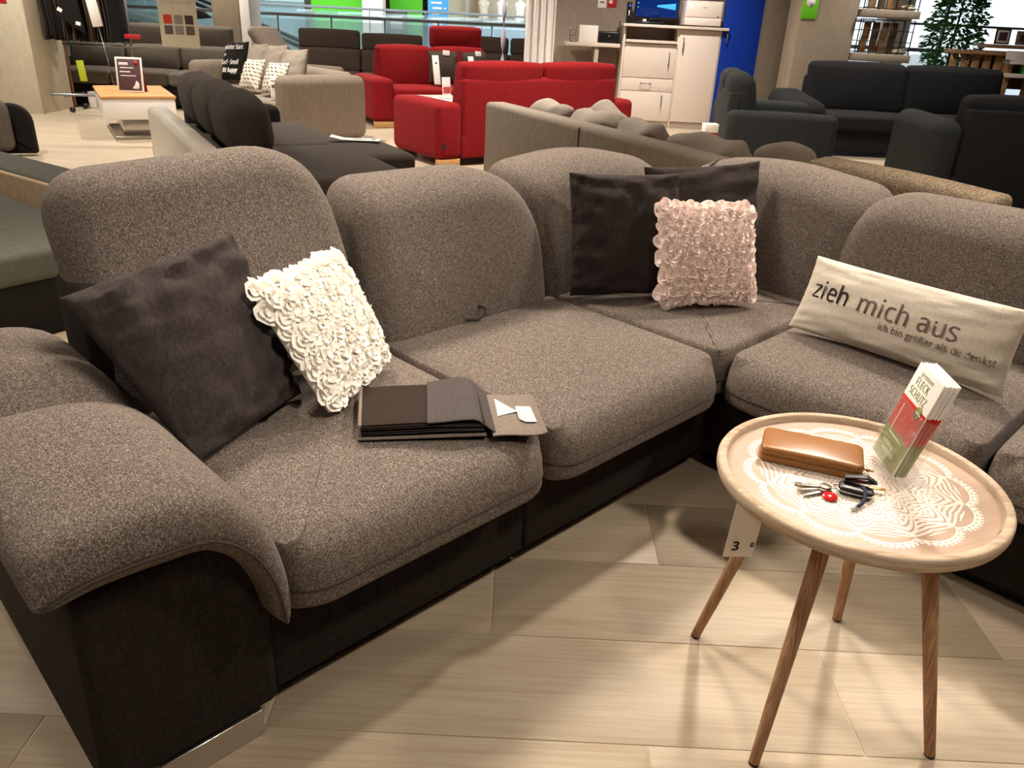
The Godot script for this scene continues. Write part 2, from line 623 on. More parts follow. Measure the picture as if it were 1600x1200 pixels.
func make_materials() -> void:
	var tw := weave(1023, 3, c8(58, 50, 46), c8(101, 91, 84), c8(164, 153, 144), 0.30, 0.20, 3, 2)
	cloth("tweed", tw, 0.52, 0.05, 0.05)
	var tb := weave(384, 3, c8(82, 70, 58), c8(126, 110, 92), c8(172, 156, 134), 0.25, 0.22, 5, 2)
	cloth("tweed_beige", tb, 0.5, 0.05)
	var fine := noise_tex(256, 9.0, 9.0, 0.72, 1.0, 4)
	var soft := noise_tex(256, 2.2, 2.2, 0.92, 1.0, 9)
	var plaster := noise_tex(128, 3.0, 3.0, 0.94, 1.0, 15)
	var lin := weave(320, 2, c8(205, 205, 205), c8(232, 232, 232), c8(255, 255, 255), 0.3, 0.3, 8, 2)
	grained("dark_base", c8(44, 37, 34), fine, Vector3.ONE * 0.5, 0.95, 0.1)
	grained("dark_velvet", c8(62, 54, 52), fine, Vector3.ONE * 0.4, 0.95, 0.25)
	mat("black", c8(14, 12, 12), 0.7)
	mat("piping", c8(62, 53, 47), 0.9)
	var ch := mat("chrome", c8(200, 196, 190), 0.28, 1.0)
	ch.metallic_specular = 0.6
	var ro := mat("white_ribbon", c8(252, 248, 240), 0.85)
	ro.backlight_enabled = true
	ro.backlight = Color(0.5, 0.48, 0.45)
	var rp := mat("pink_ribbon", c8(250, 233, 226), 0.85)
	rp.backlight_enabled = true
	rp.backlight = Color(0.5, 0.46, 0.45)
	var cr := cloth("cream_linen", lin, 0.25, 0.03)
	cr.albedo_color = c8(226, 216, 200)
	mat("ink_dark", c8(40, 33, 30), 0.9)
	mat("ink_grey", c8(118, 98, 94), 0.9)
	mat("paper", c8(240, 236, 230), 0.8)
	# wood
	var wash := streaks(256, c8(192, 170, 146), c8(154, 126, 102), c8(216, 200, 180), 21)
	var w := grained("washed_wood", Color.WHITE, wash, Vector3(0.5, 0.25, 0.5), 0.6)
	w.uv1_triplanar_sharpness = 4.0
	var wl := grained("leg_wood", c8(255, 240, 228), streaks(256, c8(170, 138, 112), c8(104, 74, 56), c8(214, 190, 166), 33, true), Vector3(0.12, 0.5, 0.12), 0.6)
	wl.uv1_triplanar_sharpness = 4.0
	var md := mat("printed_wood", Color.WHITE, 0.42)
	md.albedo_texture = mandala(1024)
	md.texture_filter = BaseMaterial3D.TEXTURE_FILTER_LINEAR_WITH_MIPMAPS_ANISOTROPIC
	grained("oak", c8(255, 255, 255), streaks(256, c8(196, 148, 96), c8(150, 104, 60), c8(222, 182, 132), 44), Vector3(0.8, 0.4, 0.8), 0.55)
	grained("pallet_wood", c8(255, 255, 255), streaks(128, c8(168, 128, 92), c8(110, 78, 52), c8(204, 170, 134), 46, true), Vector3(0.8, 0.3, 0.8), 0.7)
	# floor prints
	var fl := streaks(512, c8(182, 166, 143), c8(166, 148, 125), c8(195, 181, 160), 61)
	var fl2 := streaks(512, c8(178, 162, 139), c8(160, 143, 121), c8(191, 177, 156), 77)
	for k in 6:
		var f := grained("plank_%d" % k, Color.WHITE.darkened(0.015 * (k % 3)), fl if k % 2 == 0 else fl2, Vector3(1.6, 0.4, 0.4), 0.45)
		f.uv1_offset = Vector3(0.17 * k, 0.0, 0.31 * k)
		f.metallic_specular = 0.4
	grained("floor_far", Color.WHITE, fl, Vector3(2.2, 1.0, 1.0), 0.42)
	mat("groove", c8(120, 100, 78), 0.9)
	# other cloths
	grained("red_cloth", c8(134, 22, 26), soft, Vector3.ONE * 0.5, 0.95, 0.35)
	grained("taupe_cloth", c8(136, 122, 108), soft, Vector3.ONE * 0.6, 0.95, 0.15)
	grained("stone_cloth", c8(146, 134, 120), soft, Vector3.ONE * 0.6, 0.95, 0.15)
	grained("pillow_stone", c8(158, 146, 133), soft, Vector3.ONE * 0.3, 0.95, 0.15)
	grained("grey_cloth", c8(102, 94, 84), soft, Vector3.ONE * 0.6, 0.95, 0.1)
	grained("brown_cloth", c8(72, 60, 52), soft, Vector3.ONE * 0.6, 0.95, 0.1)
	grained("charcoal_cloth", c8(46, 47, 46), soft, Vector3.ONE * 0.6, 0.95, 0.15)
	grained("anthracite_cloth", c8(32, 32, 33), soft, Vector3.ONE * 0.6, 0.95, 0.15)
	grained("ash_cloth", c8(74, 66, 60), soft, Vector3.ONE * 0.6, 0.95, 0.1)
	grained("black_cloth", c8(30, 26, 25), soft, Vector3.ONE * 0.6, 0.95, 0.1)
	grained("slate_cloth", c8(92, 92, 84), soft, Vector3.ONE * 0.6, 0.95, 0.1)
	var sl := grained("silver_leather", c8(206, 197, 182), soft, Vector3.ONE * 0.6, 0.3)
	sl.metallic_specular = 0.5
	grained("beige_board", c8(176, 154, 126), soft, Vector3.ONE * 0.6, 0.6)
	# plain things
	mat("white_paint", c8(236, 230, 222), 0.55)
	mat("white_gloss", c8(238, 232, 224), 0.2)
	mat("cabinet_white", c8(214, 200, 188), 0.5)
	mat("shelf_grey", c8(176, 164, 148), 0.6)
	grained("column_cream", c8(210, 200, 176), plaster, Vector3.ONE * 1.5, 0.8)
	grained("wall_taupe", c8(150, 134, 112), plaster, Vector3.ONE * 1.5, 0.85)
	grained("wall_brown", c8(158, 144, 127), plaster, Vector3.ONE * 1.5, 0.85)
	grained("wall_dark", c8(112, 102, 90), plaster, Vector3.ONE * 1.5, 0.85)
	grained("ceiling_white", c8(200, 194, 186), plaster, Vector3.ONE * 2.0, 0.9)
	grained("blue_door", c8(16, 52, 152), plaster, Vector3.ONE * 1.5, 0.45)
	mat("lime", c8(104, 198, 28), 0.6)
	mat("lime_wall", c8(82, 186, 20), 0.6)
	mat("sign_blue", c8(70, 158, 218), 0.5)
	mat("signal_red", c8(176, 24, 34), 0.5)
	mat("plum", c8(84, 58, 62), 0.6)
	mat("steel", c8(150, 152, 154), 0.35, 1.0)
	mat("ribbon_lilac", c8(196, 194, 216), 0.35)
	mat("rail_grey", c8(150, 160, 168), 0.4)
	mat("copper", c8(150, 96, 70), 0.35, 1.0)
	mat("wire_black", c8(26, 20, 18), 0.5)
	mat("frame_dark", c8(48, 36, 38), 0.5)
	mat("purple", c8(120, 80, 150), 0.5)
	mat("yellow_green", c8(178, 186, 40), 0.6)
	mat("sheer", c8(246, 243, 240), 0.9).backlight_enabled = true
	M.sheer.backlight = Color(0.4, 0.4, 0.4)
	mat("leaf", c8(56, 116, 60), 0.55)
	M.leaf.backlight_enabled = true
	M.leaf.backlight = Color(0.3, 0.4, 0.2)
	mat("leaf_bright", c8(70, 190, 80), 0.55)
	mat("bark", c8(92, 72, 54), 0.9)
	mat("black_plastic", c8(16, 16, 18), 0.35)
	mat("printer_shell", c8(222, 210, 200), 0.5)
	mat("screen_blue", c8(6, 14, 40), 0.15)
	M.screen_blue.emission_enabled = true
	M.screen_blue.emission = c8(8, 60, 150)
	M.screen_blue.emission_energy_multiplier = 0.5
	mat("screen_ray", c8(60, 150, 230), 0.2)
	M.screen_ray.emission_enabled = true
	M.screen_ray.emission = c8(60, 160, 240)
	M.screen_ray.emission_energy_multiplier = 0.9
	mat("led_blue", c8(40, 80, 255), 0.3)
	M.led_blue.emission_enabled = true
	M.led_blue.emission = c8(40, 90, 255)
	mat("bulb", Color.WHITE, 0.4)
	M.bulb.emission_enabled = true
	M.bulb.emission = Color(1.0, 0.88, 0.72)
	M.bulb.emission_energy_multiplier = 2.0
	mat("panel_glow", Color.WHITE, 0.4)
	M.panel_glow.emission_enabled = true
	M.panel_glow.emission = Color(0.95, 0.98, 1.0)
	M.panel_glow.emission_energy_multiplier = 1.2
	# leather, metal and plastic on the table
	var le := grained("tan_leather", c8(176, 118, 66), fine, Vector3.ONE * 0.05, 0.36)
	le.clearcoat_enabled = true
	le.clearcoat = 0.2
	le.clearcoat_roughness = 0.25
	mat("zip_tape", c8(132, 80, 36), 0.7)
	mat("brass", c8(190, 150, 96), 0.3, 1.0)
	mat("key_metal", c8(176, 164, 150), 0.32, 1.0)
	mat("red_enamel", c8(200, 34, 40), 0.15)
	mat("cord_blue", c8(30, 34, 66), 0.8)
	mat("black_leather", c8(20, 15, 15), 0.35)
	mat("wine_red", c8(120, 14, 22), 0.6)
	var ac := mat("acrylic", Color(0.95, 0.97, 0.97, 0.04), 0.03)
	ac.transparency = BaseMaterial3D.TRANSPARENCY_ALPHA
	var pg := mat("pane_glass", Color(0.72, 0.88, 0.92, 0.22), 0.03)
	pg.transparency = BaseMaterial3D.TRANSPARENCY_ALPHA
	var wg := mat("window_glass", Color(0.9, 0.97, 1.0, 0.08), 0.02)
	wg.transparency = BaseMaterial3D.TRANSPARENCY_ALPHA
	mat("leaflet_green", c8(118, 130, 44), 0.35)
	mat("leaflet_red", c8(196, 44, 30), 0.35)
	mat("leaflet_orange", c8(232, 118, 52), 0.35)
	mat("brown_leather", c8(44, 33, 27), 0.7).metallic_specular = 0.2
	grained("grey_felt", c8(84, 77, 76), fine, Vector3.ONE * 0.1, 0.95)
	grained("taupe_felt", c8(138, 124, 114), fine, Vector3.ONE * 0.1, 0.95)
	# dark yarn print on pale cushion covers
	var pat := PackedByteArray()
	pat.resize(64 * 64 * 3)
	for y in 64:
		for x in 64:
			var v := fposmod(float(x + (8 if (y / 16) % 2 == 0 else -8)) / 32.0, 1.0)
			var on := absf(fposmod(y / 16.0, 1.0) - 0.5 - (v - 0.5) * 0.5) < 0.16 and v > 0.15 and v < 0.8
			var c := c8(58, 46, 40) if on else c8(232, 222, 204)
			var k := (y * 64 + x) * 3
			pat[k] = int(c.r * 255); pat[k + 1] = int(c.g * 255); pat[k + 2] = int(c.b * 255)
	grained("patterned_cover", Color.WHITE, image_of(64, 64, pat), Vector3.ONE * 0.16, 0.9)

# ------------------------------------------------------------------ the room
func build_room() -> void:
	var fl := struct("floor", rbox(Vector3(30, 0.2, 24.5), 0.01), M.floor_far, Vector3(0, -0.1015, -7.75))
	fl.set_meta("label", "pale wood plank floor of the showroom")
	var plank_mesh := rbox(Vector3(1.196, 0.0115, 0.2885), 0.0012)
	var row := 0
	var z := -0.25
	while z > -6.3:
		var x := -4.3 + fposmod(row * 0.437 + 0.13, 1.2)
		while x < 5.2:
			# only where the floor can be seen between the furniture
			var cx := x + 0.6
			var depth := -z
			if absf(cx) < depth * 0.85 + 1.3:
				obj("plank", plank_mesh, M["plank_%d" % rng.randi_range(0, 5)], fl, Vector3(cx, 0.1015 - 0.00575, z - 0.145 + 7.75))
			x += 1.2
		z -= 0.29
		row += 1
	struct("floor_mall", rbox(Vector3(20.5, 0.2, 11.5), 0.01), M.floor_far, Vector3(-4.75, -0.1015, -25.75))
	struct("ceiling", rbox(Vector3(30, 0.2, 24.5), 0.01), M.ceiling_white, Vector3(0, 3.5, -7.75))
	struct("ceiling_mall", rbox(Vector3(20.5, 0.2, 11.5), 0.01), M.ceiling_white, Vector3(-4.75, 3.5, -25.75))
	struct("wall_left", rbox(Vector3(0.2, 3.5, 36), 0.01), M.wall_taupe, Vector3(-15.0, 1.65, -13.5))
	struct("wall_right", rbox(Vector3(0.2, 3.5, 24.5), 0.01), M.wall_taupe, Vector3(15.0, 1.65, -7.75))
	struct("wall_mall_end", rbox(Vector3(0.2, 3.5, 11.2), 0.01), M.wall_taupe, Vector3(5.4, 1.65, -25.6))
	struct("wall_behind", rbox(Vector3(30, 3.5, 0.2), 0.01), M.wall_taupe, Vector3(0, 1.65, 4.6))

# ------------------------------------------------------------------ the corner sofa
func flat_slab(outline: PackedVector2Array, h0: float, h1: float, r0: float, r1: float, b1 := 0.0, rings := 4, caps := 5, weight = null) -> ArrayMesh:
	# outline in (along the sofa, towards its back), heights h0 to h1
	return slab(outline, h0, h1, r0, r1, 0.0, b1, rings, caps, func(p: Vector3) -> Vector3: return Vector3(p.x, p.z, -p.y), weight)

func seat_part(sofa: Node3D, o: PackedVector2Array, front: Vector2) -> void:
	var dn := dense(o, 0.06)
	var s := obj("seat_cushion", flat_slab(dn, 0.298, 0.434, 0.02, 0.085, 0.014, 6, 7, func(q: Vector2) -> float: return lerpf(0.16, 1.0, smoothstep(0.3, 0.95, q.dot(front)))), M.tweed, sofa)
	var seam := []
	for i in dn.size():
		var d := dn[(i + 1) % dn.size()] - dn[(i + dn.size() - 1) % dn.size()]
		var nn := Vector2(d.y, -d.x).normalized()
		var q := dn[i] + nn * -0.0005
		seam.append(Vector3(q.x, 0.344, -q.y))
	obj("piping", tube(seam, 0.0032, 6, true), M.piping, s)

func back_part(sofa: Node3D, o: PackedVector2Array, turn: float, thick: float, r_front: float, lean := 0.26, front := -0.60, called := "back_cushion") -> MeshInstance3D:
	var bend := func(p: Vector3) -> Vector3:
		var up := maxf(p.y - 0.43, 0.0)
		return Vector3(p.x, p.y, p.z - lean * up + 0.02 * sin(clampf(up / 0.43, 0, 1) * PI))
	return obj(called, slab(dense(o, 0.05), front - thick, front, 0.06, r_front, 0.0, 0.012, 6, 6, bend), M.tweed, sofa, Vector3.ZERO, Vector3(0, turn, 0))

func build_corner_sofa() -> void:
	var s := thing("corner_sofa", "large brown-grey tweed corner sofa with dark base and one raised headrest", "sofa", SOFA_AT, SOFA_TURN)
	# dark lower body, panel by panel
	for a in [[-1.5, -0.802], [-0.798, 0.0]]:
		obj("base_panel", rbox(Vector3(a[1] - a[0], 0.24, 0.78), 0.012, 2), M.dark_base, s, Vector3((a[0] + a[1]) / 2, 0.18, -0.395))
	obj("base_panel", rbox(Vector3(0.82, 0.24, 0.80), 0.012, 2), M.dark_base, s, Vector3(0.415, 0.18, -0.40))
	for a in [[0.0, 0.768], [0.772, 1.6]]:
		obj("base_panel", rbox(Vector3(0.80, 0.24, a[1] - a[0]), 0.012, 2), M.dark_base, s, Vector3(0.405, 0.18, (a[0] + a[1]) / 2))
	obj("plinth", rbox(Vector3(2.2, 0.065, 0.6), 0.004), M.black, s, Vector3(-0.35, 0.0325, -0.36))
	obj("plinth", rbox(Vector3(0.62, 0.065, 1.55), 0.004), M.black, s, Vector3(0.38, 0.0325, 0.75))
	# seats
	seat_part(s, rrect(-1.497, -0.10, -0.803, 0.66, [0.09, 0.10, 0.03, 0.03], 7), Vector2(0, -1))
	seat_part(s, rrect(-0.797, -0.10, -0.066, 0.66, [0.07, 0.11, 0.03, 0.03], 7), Vector2(0, -1))
	seat_part(s, rrect(-0.06, -0.055, 0.66, 0.66, [0.03, 0.03, 0.03, 0.03], 5), Vector2(-0.5, -0.5))
	seat_part(s, rrect(-0.10, -0.775, 0.66, -0.061, [0.09, 0.03, 0.03, 0.11], 7), Vector2(-1, 0))
	seat_part(s, rrect(-0.10, -1.50, 0.66, -0.781, [0.09, 0.03, 0.03, 0.09], 7), Vector2(-1, 0))
	# dark frame behind the backs
	obj("back_frame", rbox(Vector3(2.30, 0.60, 0.10), 0.02, 2), M.dark_base, s, Vector3(-0.32, 0.36, -0.80))
	obj("back_frame", rbox(Vector3(0.10, 0.60, 2.36), 0.02, 2), M.dark_base, s, Vector3(0.80, 0.36, 0.365))
	obj("back_frame_end", rbox(Vector3(0.10, 0.68, 0.18), 0.02, 2), M.dark_base, s, Vector3(-1.50, 0.40, -0.715))
	# backs
	var hr := rpoly([Vector2(-1.53, 0.32), Vector2(-0.805, 0.32), Vector2(-0.885, 0.985), Vector2(-1.55, 0.952)], [0.09, 0.09, 0.17, 0.11], 8)
	back_part(s, hr, 0.0, 0.17, 0.075, 0.22, -0.60, "raised_headrest")
	var b2 := rpoly([Vector2(-0.80, 0.31), Vector2(-0.07, 0.31), Vector2(-0.10, 0.862), Vector2(-0.80, 0.862)], [0.11, 0.11, 0.22, 0.11], 9)
	var mid := back_part(s, b2, 0.0, 0.24, 0.09)
	var corner := rpoly([Vector2(-0.09, 0.31), Vector2(0.70, 0.31), Vector2(0.70, 0.80), Vector2(0.32, 0.888), Vector2(-0.16, 0.845)], [0.11, 0.11, 0.16, 0.2, 0.11], 7)
	back_part(s, corner, 0.0, 0.24, 0.09, 0.26, -0.615)
	var corner_r := rpoly([Vector2(-0.70, 0.31), Vector2(0.07, 0.31), Vector2(0.12, 0.82), Vector2(-0.38, 0.876), Vector2(-0.70, 0.81)], [0.11, 0.11, 0.11, 0.2, 0.14], 7)
	back_part(s, corner_r, -90.0, 0.24, 0.09, 0.26, -0.615)
	back_part(s, rpoly([Vector2(0.005, 0.31), Vector2(0.765, 0.31), Vector2(0.765, 0.832), Vector2(0.02, 0.832)], [0.11, 0.11, 0.11, 0.17], 9), -90.0, 0.24, 0.09, 0.26, -0.595)
	back_part(s, rpoly([Vector2(0.775, 0.31), Vector2(1.48, 0.31), Vector2(1.48, 0.845), Vector2(0.775, 0.845)], [0.11, 0.11, 0.16, 0.11], 9), -90.0, 0.24, 0.09, 0.26, -0.60)
	obj("pull_tab", tube([Vector3(-0.50, 0.452, -0.585), Vector3(-0.47, 0.455, -0.565), Vector3(-0.435, 0.462, -0.565), Vector3(-0.425, 0.478, -0.58), Vector3(-0.44, 0.485, -0.60)], 0.005, 6), M.piping, mid)
	# left arm
	var arm := obj("arm_body", rbox(Vector3(0.315, 0.42, 0.84), 0.02, 3, 2, Vector3.ZERO, func(p: Vector3) -> Vector3: return Vector3(p.x - (0.012 if p.x < 0 else 0.0) * (1.0 - (p.y + 0.21) / 0.42), p.y, p.z)), M.dark_base, s, Vector3(-1.66, 0.275, -0.395))
	arm.set_meta("label", "dark brown arm side of the sofa")
	var foot := obj("metal_foot", rbox(Vector3(0.20, 0.062, 0.09), 0.004), M.chrome, s, Vector3(-1.64, 0.031, -0.022))
	foot.set_meta("label", "flat brushed metal foot")
	obj("metal_foot", rbox(Vector3(0.20, 0.062, 0.09), 0.004), M.chrome, s, Vector3(-1.64, 0.031, -0.70))
	var prof := [Vector2(-1.872, 0.535), Vector2(-1.80, 0.553), Vector2(-1.70, 0.552), Vector2(-1.61, 0.537), Vector2(-1.548, 0.475), Vector2(-1.512, 0.385), Vector2(-1.502, 0.295)]
	var along := func(k: float) -> Vector2:
		var x := clampf(k, 0.0, 1.0) * 6.0
		var i := mini(int(x), 5)
		var f := x - i
		var p0: Vector2 = prof[maxi(i - 1, 0)]
		var p1: Vector2 = prof[i]
		var p2: Vector2 = prof[i + 1]
		var p3: Vector2 = prof[mini(i + 2, 6)]
		return p1.cubic_interpolate(p2, p0, p3, f)
	var arm_mid := func(a: float, b: float) -> Vector3:
		var q: Vector2 = along.call((a + 1.0) / 2.0)
		var v := lerpf(-0.085, 0.90, (b + 1.0) / 2.0)
		var top := clampf((q.y - 0.40) / 0.14, 0.0, 1.0)
		var dip := -0.06 * exp(-pow((v - 0.47) / 0.075, 2.0)) + 0.005 * clampf((v - 0.5) / 0.1, 0, 1)
		return Vector3(q.x, q.y + dip * top, -v)
	var arm_pad := func(a: float, b: float) -> Vector2:
		var k := (a + 1.0) / 2.0
		var full := lerpf(0.066, 0.030, smoothstep(0.35, 0.95, k))
		var v := lerpf(-0.085, 0.90, (b + 1.0) / 2.0)
		var edge_a := pow(clampf(1.0 - pow(absf(a), 10.0), 0, 1), 0.5)
		var edge_b := pow(clampf(1.0 - pow(absf(b), 16.0), 0, 1), 0.5)
		return Vector2(full * 1.05, full * 0.8) * edge_a * edge_b
	var pad := obj("arm_pad", puff(36, 60, arm_mid, arm_pad), M.tweed, s)
	var seam := []
	for i in 31:
		var k := lerpf(0.03, 0.97, i / 30.0)
		var q: Vector2 = along.call(k)
		var q2: Vector2 = along.call(k + 0.01)
		var nn := Vector2(-(q2 - q).y, (q2 - q).x).normalized()
		var th := lerpf(0.066, 0.030, smoothstep(0.35, 0.95, k))
		q -= nn * th * 0.12
		seam.append(Vector3(q.x, q.y, 0.0875))
	obj("piping", tube(seam, 0.003, 6), M.piping, pad)

# ------------------------------------------------------------------ cushions on the sofa
func cushion_shape(c: Array, thick: float, pull: float, folds: float, seed_: int, nx := 26, ny := 26) -> Array:
	# c: bottom left, bottom right, top left, top right, seen from the front; returns [mid, pad]
	var fn := FastNoiseLite.new()
	fn.seed = seed_
	fn.frequency = 1.0
	fn.fractal_octaves = 2
	var mid := func(s: float, t: float) -> Vector3:
		var s2 := s * (1.0 - pull * (1.0 - t * t))
		var t2 := t * (1.0 - pull * (1.0 - s * s))
		var a := (s2 + 1.0) / 2.0
		var b := (t2 + 1.0) / 2.0
		var lo: Vector3 = c[0].lerp(c[1], a)
		var hi: Vector3 = c[2].lerp(c[3], a)
		return lo.lerp(hi, b)
	var pad := func(s: float, t: float) -> Vector2:
		var k := pow(maxf((1.0 - s * s) * (1.0 - t * t), 0.0), 0.48)
		var rim := maxf(absf(s), absf(t))
		var w := fn.get_noise_2d(s * 1.7 + t * 0.4, t * 4.2) * folds * (0.35 + rim) + fn.get_noise_2d(s * 9.0, t * 2.0 + 5.0) * folds * 0.45 * rim
		return Vector2(thick * k + w * minf(k * 3.0, 1.0), thick * k * 0.85)
	return [mid, pad]

func on_sofa(u: float, h: float, v: float) -> Vector3:
	return Vector3(u, h, -v)

func cushion(called: String, label: String, c: Array, thick: float, m: Material, pull := 0.05, folds := 0.006, seed_ := 1, parts := false) -> Array:
	var base: Vector3 = (c[0] + c[1]) / 2
	base.y = minf(c[0].y, c[1].y)
	var turn := Basis(Vector3.UP, deg_to_rad(SOFA_TURN))
	var local := []
	for p in c:
		local.append(p - base)
	var shape := cushion_shape(local, thick, pull, folds, seed_)
	var mesh := puff(30, 30, shape[0], shape[1])
	if parts:
		var t := thing(called, label, "cushion", SOFA_AT + turn * base, SOFA_TURN)
		obj("cover", mesh, m, t)
		return [t, shape]
	var o := obj(called, mesh, m, self, SOFA_AT + turn * base, Vector3(0, SOFA_TURN, 0))
	tag(o, label, "cushion")
	return [o, shape]

func rose_mesh(seed_: int) -> ArrayMesh:      # a strip of gauze wound into a rosette, lying in x and y, open towards z
	rng.seed = seed_
	var st := begin()
	var n := 34
	var rows := []
	var p1 := rng.randf() * TAU
	for i in n + 1:
		var f := float(i) / n
		var a := p1 + f * TAU * 2.35
		var r := 0.0025 + 0.0145 * f
		var wob := sin(a * 3.0 + seed_) * 0.0022 + rng.randf_range(-0.0012, 0.0012)
		var row := PackedVector3Array()
		for j in 3:
			var g := j / 2.0
			var rr := r + g * (0.004 + 0.006 * f) + wob * g
			var hh := 0.001 + g * (0.0155 - 0.009 * f) - g * g * 0.004 * f + wob * 0.8 * g
			row.append(Vector3(cos(a) * rr, sin(a) * rr, hh))
		rows.append(row)
	for i in n:
		for j in 2:
			quad(st, rows[i][j], rows[i + 1][j], rows[i + 1][j + 1], rows[i][j + 1])
	return done(st)

func rose_cushion(called: String, label: String, c: Array, m: Material, seed_: int) -> void:
	var made := cushion(called, label, c, 0.055, m, 0.03, 0.003, seed_, true)
	var t: Node3D = made[0]
	var shape: Array = made[1]
	var kinds := [rose_mesh(seed_ + 1), rose_mesh(seed_ + 2), rose_mesh(seed_ + 3), rose_mesh(seed_ + 4)]
	rng.seed = seed_
	var n := 12
	for i in n:
		for j in n:
			var s := clampf((i + 0.5) / n * 2.0 - 1.0 + rng.randf_range(-0.04, 0.04) + (0.05 if j % 2 == 0 else -0.05), -0.985, 0.985)
			var q := clampf((j + 0.5) / n * 2.0 - 1.0 + rng.randf_range(-0.04, 0.04), -0.985, 0.985)
			var p: Vector3 = shape[0].call(s, q)
			var du: Vector3 = shape[0].call(minf(s + 0.02, 1), q) - shape[0].call(maxf(s - 0.02, -1), q)
			var dv: Vector3 = shape[0].call(s, minf(q + 0.02, 1)) - shape[0].call(s, maxf(q - 0.02, -1))
			var nn := du.cross(dv).normalized()
			var pa: Vector3 = surf(shape, s, q)
			var pu := surf(shape, minf(s + 0.03, 0.995), q) - surf(shape, maxf(s - 0.03, -0.995), q)
			var pv := surf(shape, s, minf(q + 0.03, 0.995)) - surf(shape, s, maxf(q - 0.03, -0.995))
			var face := pu.cross(pv).normalized()
			face = (face + nn * 0.15).normalized()
			var o := obj("ribbon_rose", kinds[rng.randi_range(0, 3)], m, t)
			var x := du.normalized()
			x = (x - face * x.dot(face)).normalized()
			var bs := Basis(x, face.cross(x), face) * Basis(Vector3(0, 0, 1), rng.randf() * TAU)
			o.transform = Transform3D(bs.scaled_local(Vector3(1.0, 1.0, 0.8) * rng.randf_range(1.1, 1.4)), pa - face * 0.001)

func surf(shape: Array, s: float, t: float) -> Vector3:
	var p: Vector3 = shape[0].call(s, t)
	var du: Vector3 = shape[0].call(minf(s + 0.01, 1), t) - shape[0].call(maxf(s - 0.01, -1), t)
	var dv: Vector3 = shape[0].call(s, minf(t + 0.01, 1)) - shape[0].call(s, maxf(t - 0.01, -1))
	var th: Vector2 = shape[1].call(s, t)
	return p + du.cross(dv).normalized() * th.x

func build_cushions() -> void:
	cushion("throw_cushion", "charcoal throw cushion with creased corner, leaning between arm and raised headrest", [on_sofa(-1.482, 0.455, 0.285), on_sofa(-1.158, 0.458, 0.435), on_sofa(-1.612, 0.764, 0.532), on_sofa(-1.222, 0.828, 0.58)], 0.078, M.dark_velvet, 0.012, 0.022, 5)
	rose_cushion("rose_cushion", "small white cushion covered in ribbon roses", [on_sofa(-1.172, 0.466, 0.29), on_sofa(-0.885, 0.466, 0.465), on_sofa(-1.265, 0.742, 0.44), on_sofa(-0.955, 0.748, 0.59)], M.white_ribbon, 31)
	cushion("throw_cushion", "charcoal cushion in the sofa corner, behind the pink one, beside the back cushion", [on_sofa(-0.06, 0.452, 0.55), on_sofa(0.27, 0.452, 0.32), on_sofa(-0.02, 0.85, 0.63), on_sofa(0.275, 0.855, 0.40)], 0.062, M.dark_velvet, 0.03, 0.016, 9)
	cushion("throw_cushion", "charcoal cushion tucked hindmost in the sofa corner, one pointed ear up", [on_sofa(0.24, 0.452, 0.46), on_sofa(0.60, 0.452, 0.225), on_sofa(0.225, 0.865, 0.51), on_sofa(0.655, 0.88, 0.32)], 0.055, M.dark_velvet, 0.05, 0.010, 14)
	rose_cushion("rose_cushion", "small pale pink cushion covered in ribbon roses", [on_sofa(0.09, 0.466, 0.285), on_sofa(0.38, 0.466, 0.11), on_sofa(0.145, 0.773, 0.385), on_sofa(0.43, 0.771, 0.205)], M.pink_ribbon, 57)
	# the long printed one
	var made := cushion("printed_cushion", "long cream cushion printed zieh mich aus in dark letters", [on_sofa(0.29, 0.452, -0.075), on_sofa(0.245, 0.452, -0.715), on_sofa(0.375, 0.67, -0.085), on_sofa(0.275, 0.685, -0.715)], 0.06, M.cream_linen, 0.035, 0.006, 22, true)
	var t: Node3D = made[0]
	var shape: Array = made[1]
	var place := func(s0: float, t0: float) :
		return func(p: Vector3) -> Vector3:
			var s := clampf(s0 + p.x / 0.32, -0.97, 0.97)
			var q := clampf(t0 + p.y / 0.115, -0.97, 0.97)
			var a: Vector3 = shape[0].call(s, q)
			var nn: Vector3 = (shape[0].call(s + 0.02, q) - shape[0].call(s - 0.02, q)).cross(shape[0].call(s, q + 0.02) - shape[0].call(s, q - 0.02)).normalized()
			var b := surf(shape, s, q)
			return b + nn * (0.0018 + p.z)
	obj("lettering", letters("zieh", 0.076, place.call(-0.88, 0.16), false, 0.001), M.ink_dark, t)
	obj("lettering", letters("mich aus", 0.076, place.call(-0.36, 0.16), false, 0.001), M.ink_grey, t)
	obj("lettering", letters("ich bin größer als du denkst", 0.0262, place.call(-0.10, -0.27), false, 0.001), M.ink_grey, t)

# ------------------------------------------------------------------ the round table and what lies on it
const TABLE_AT := Vector3(0.665, 0.0, -1.287)

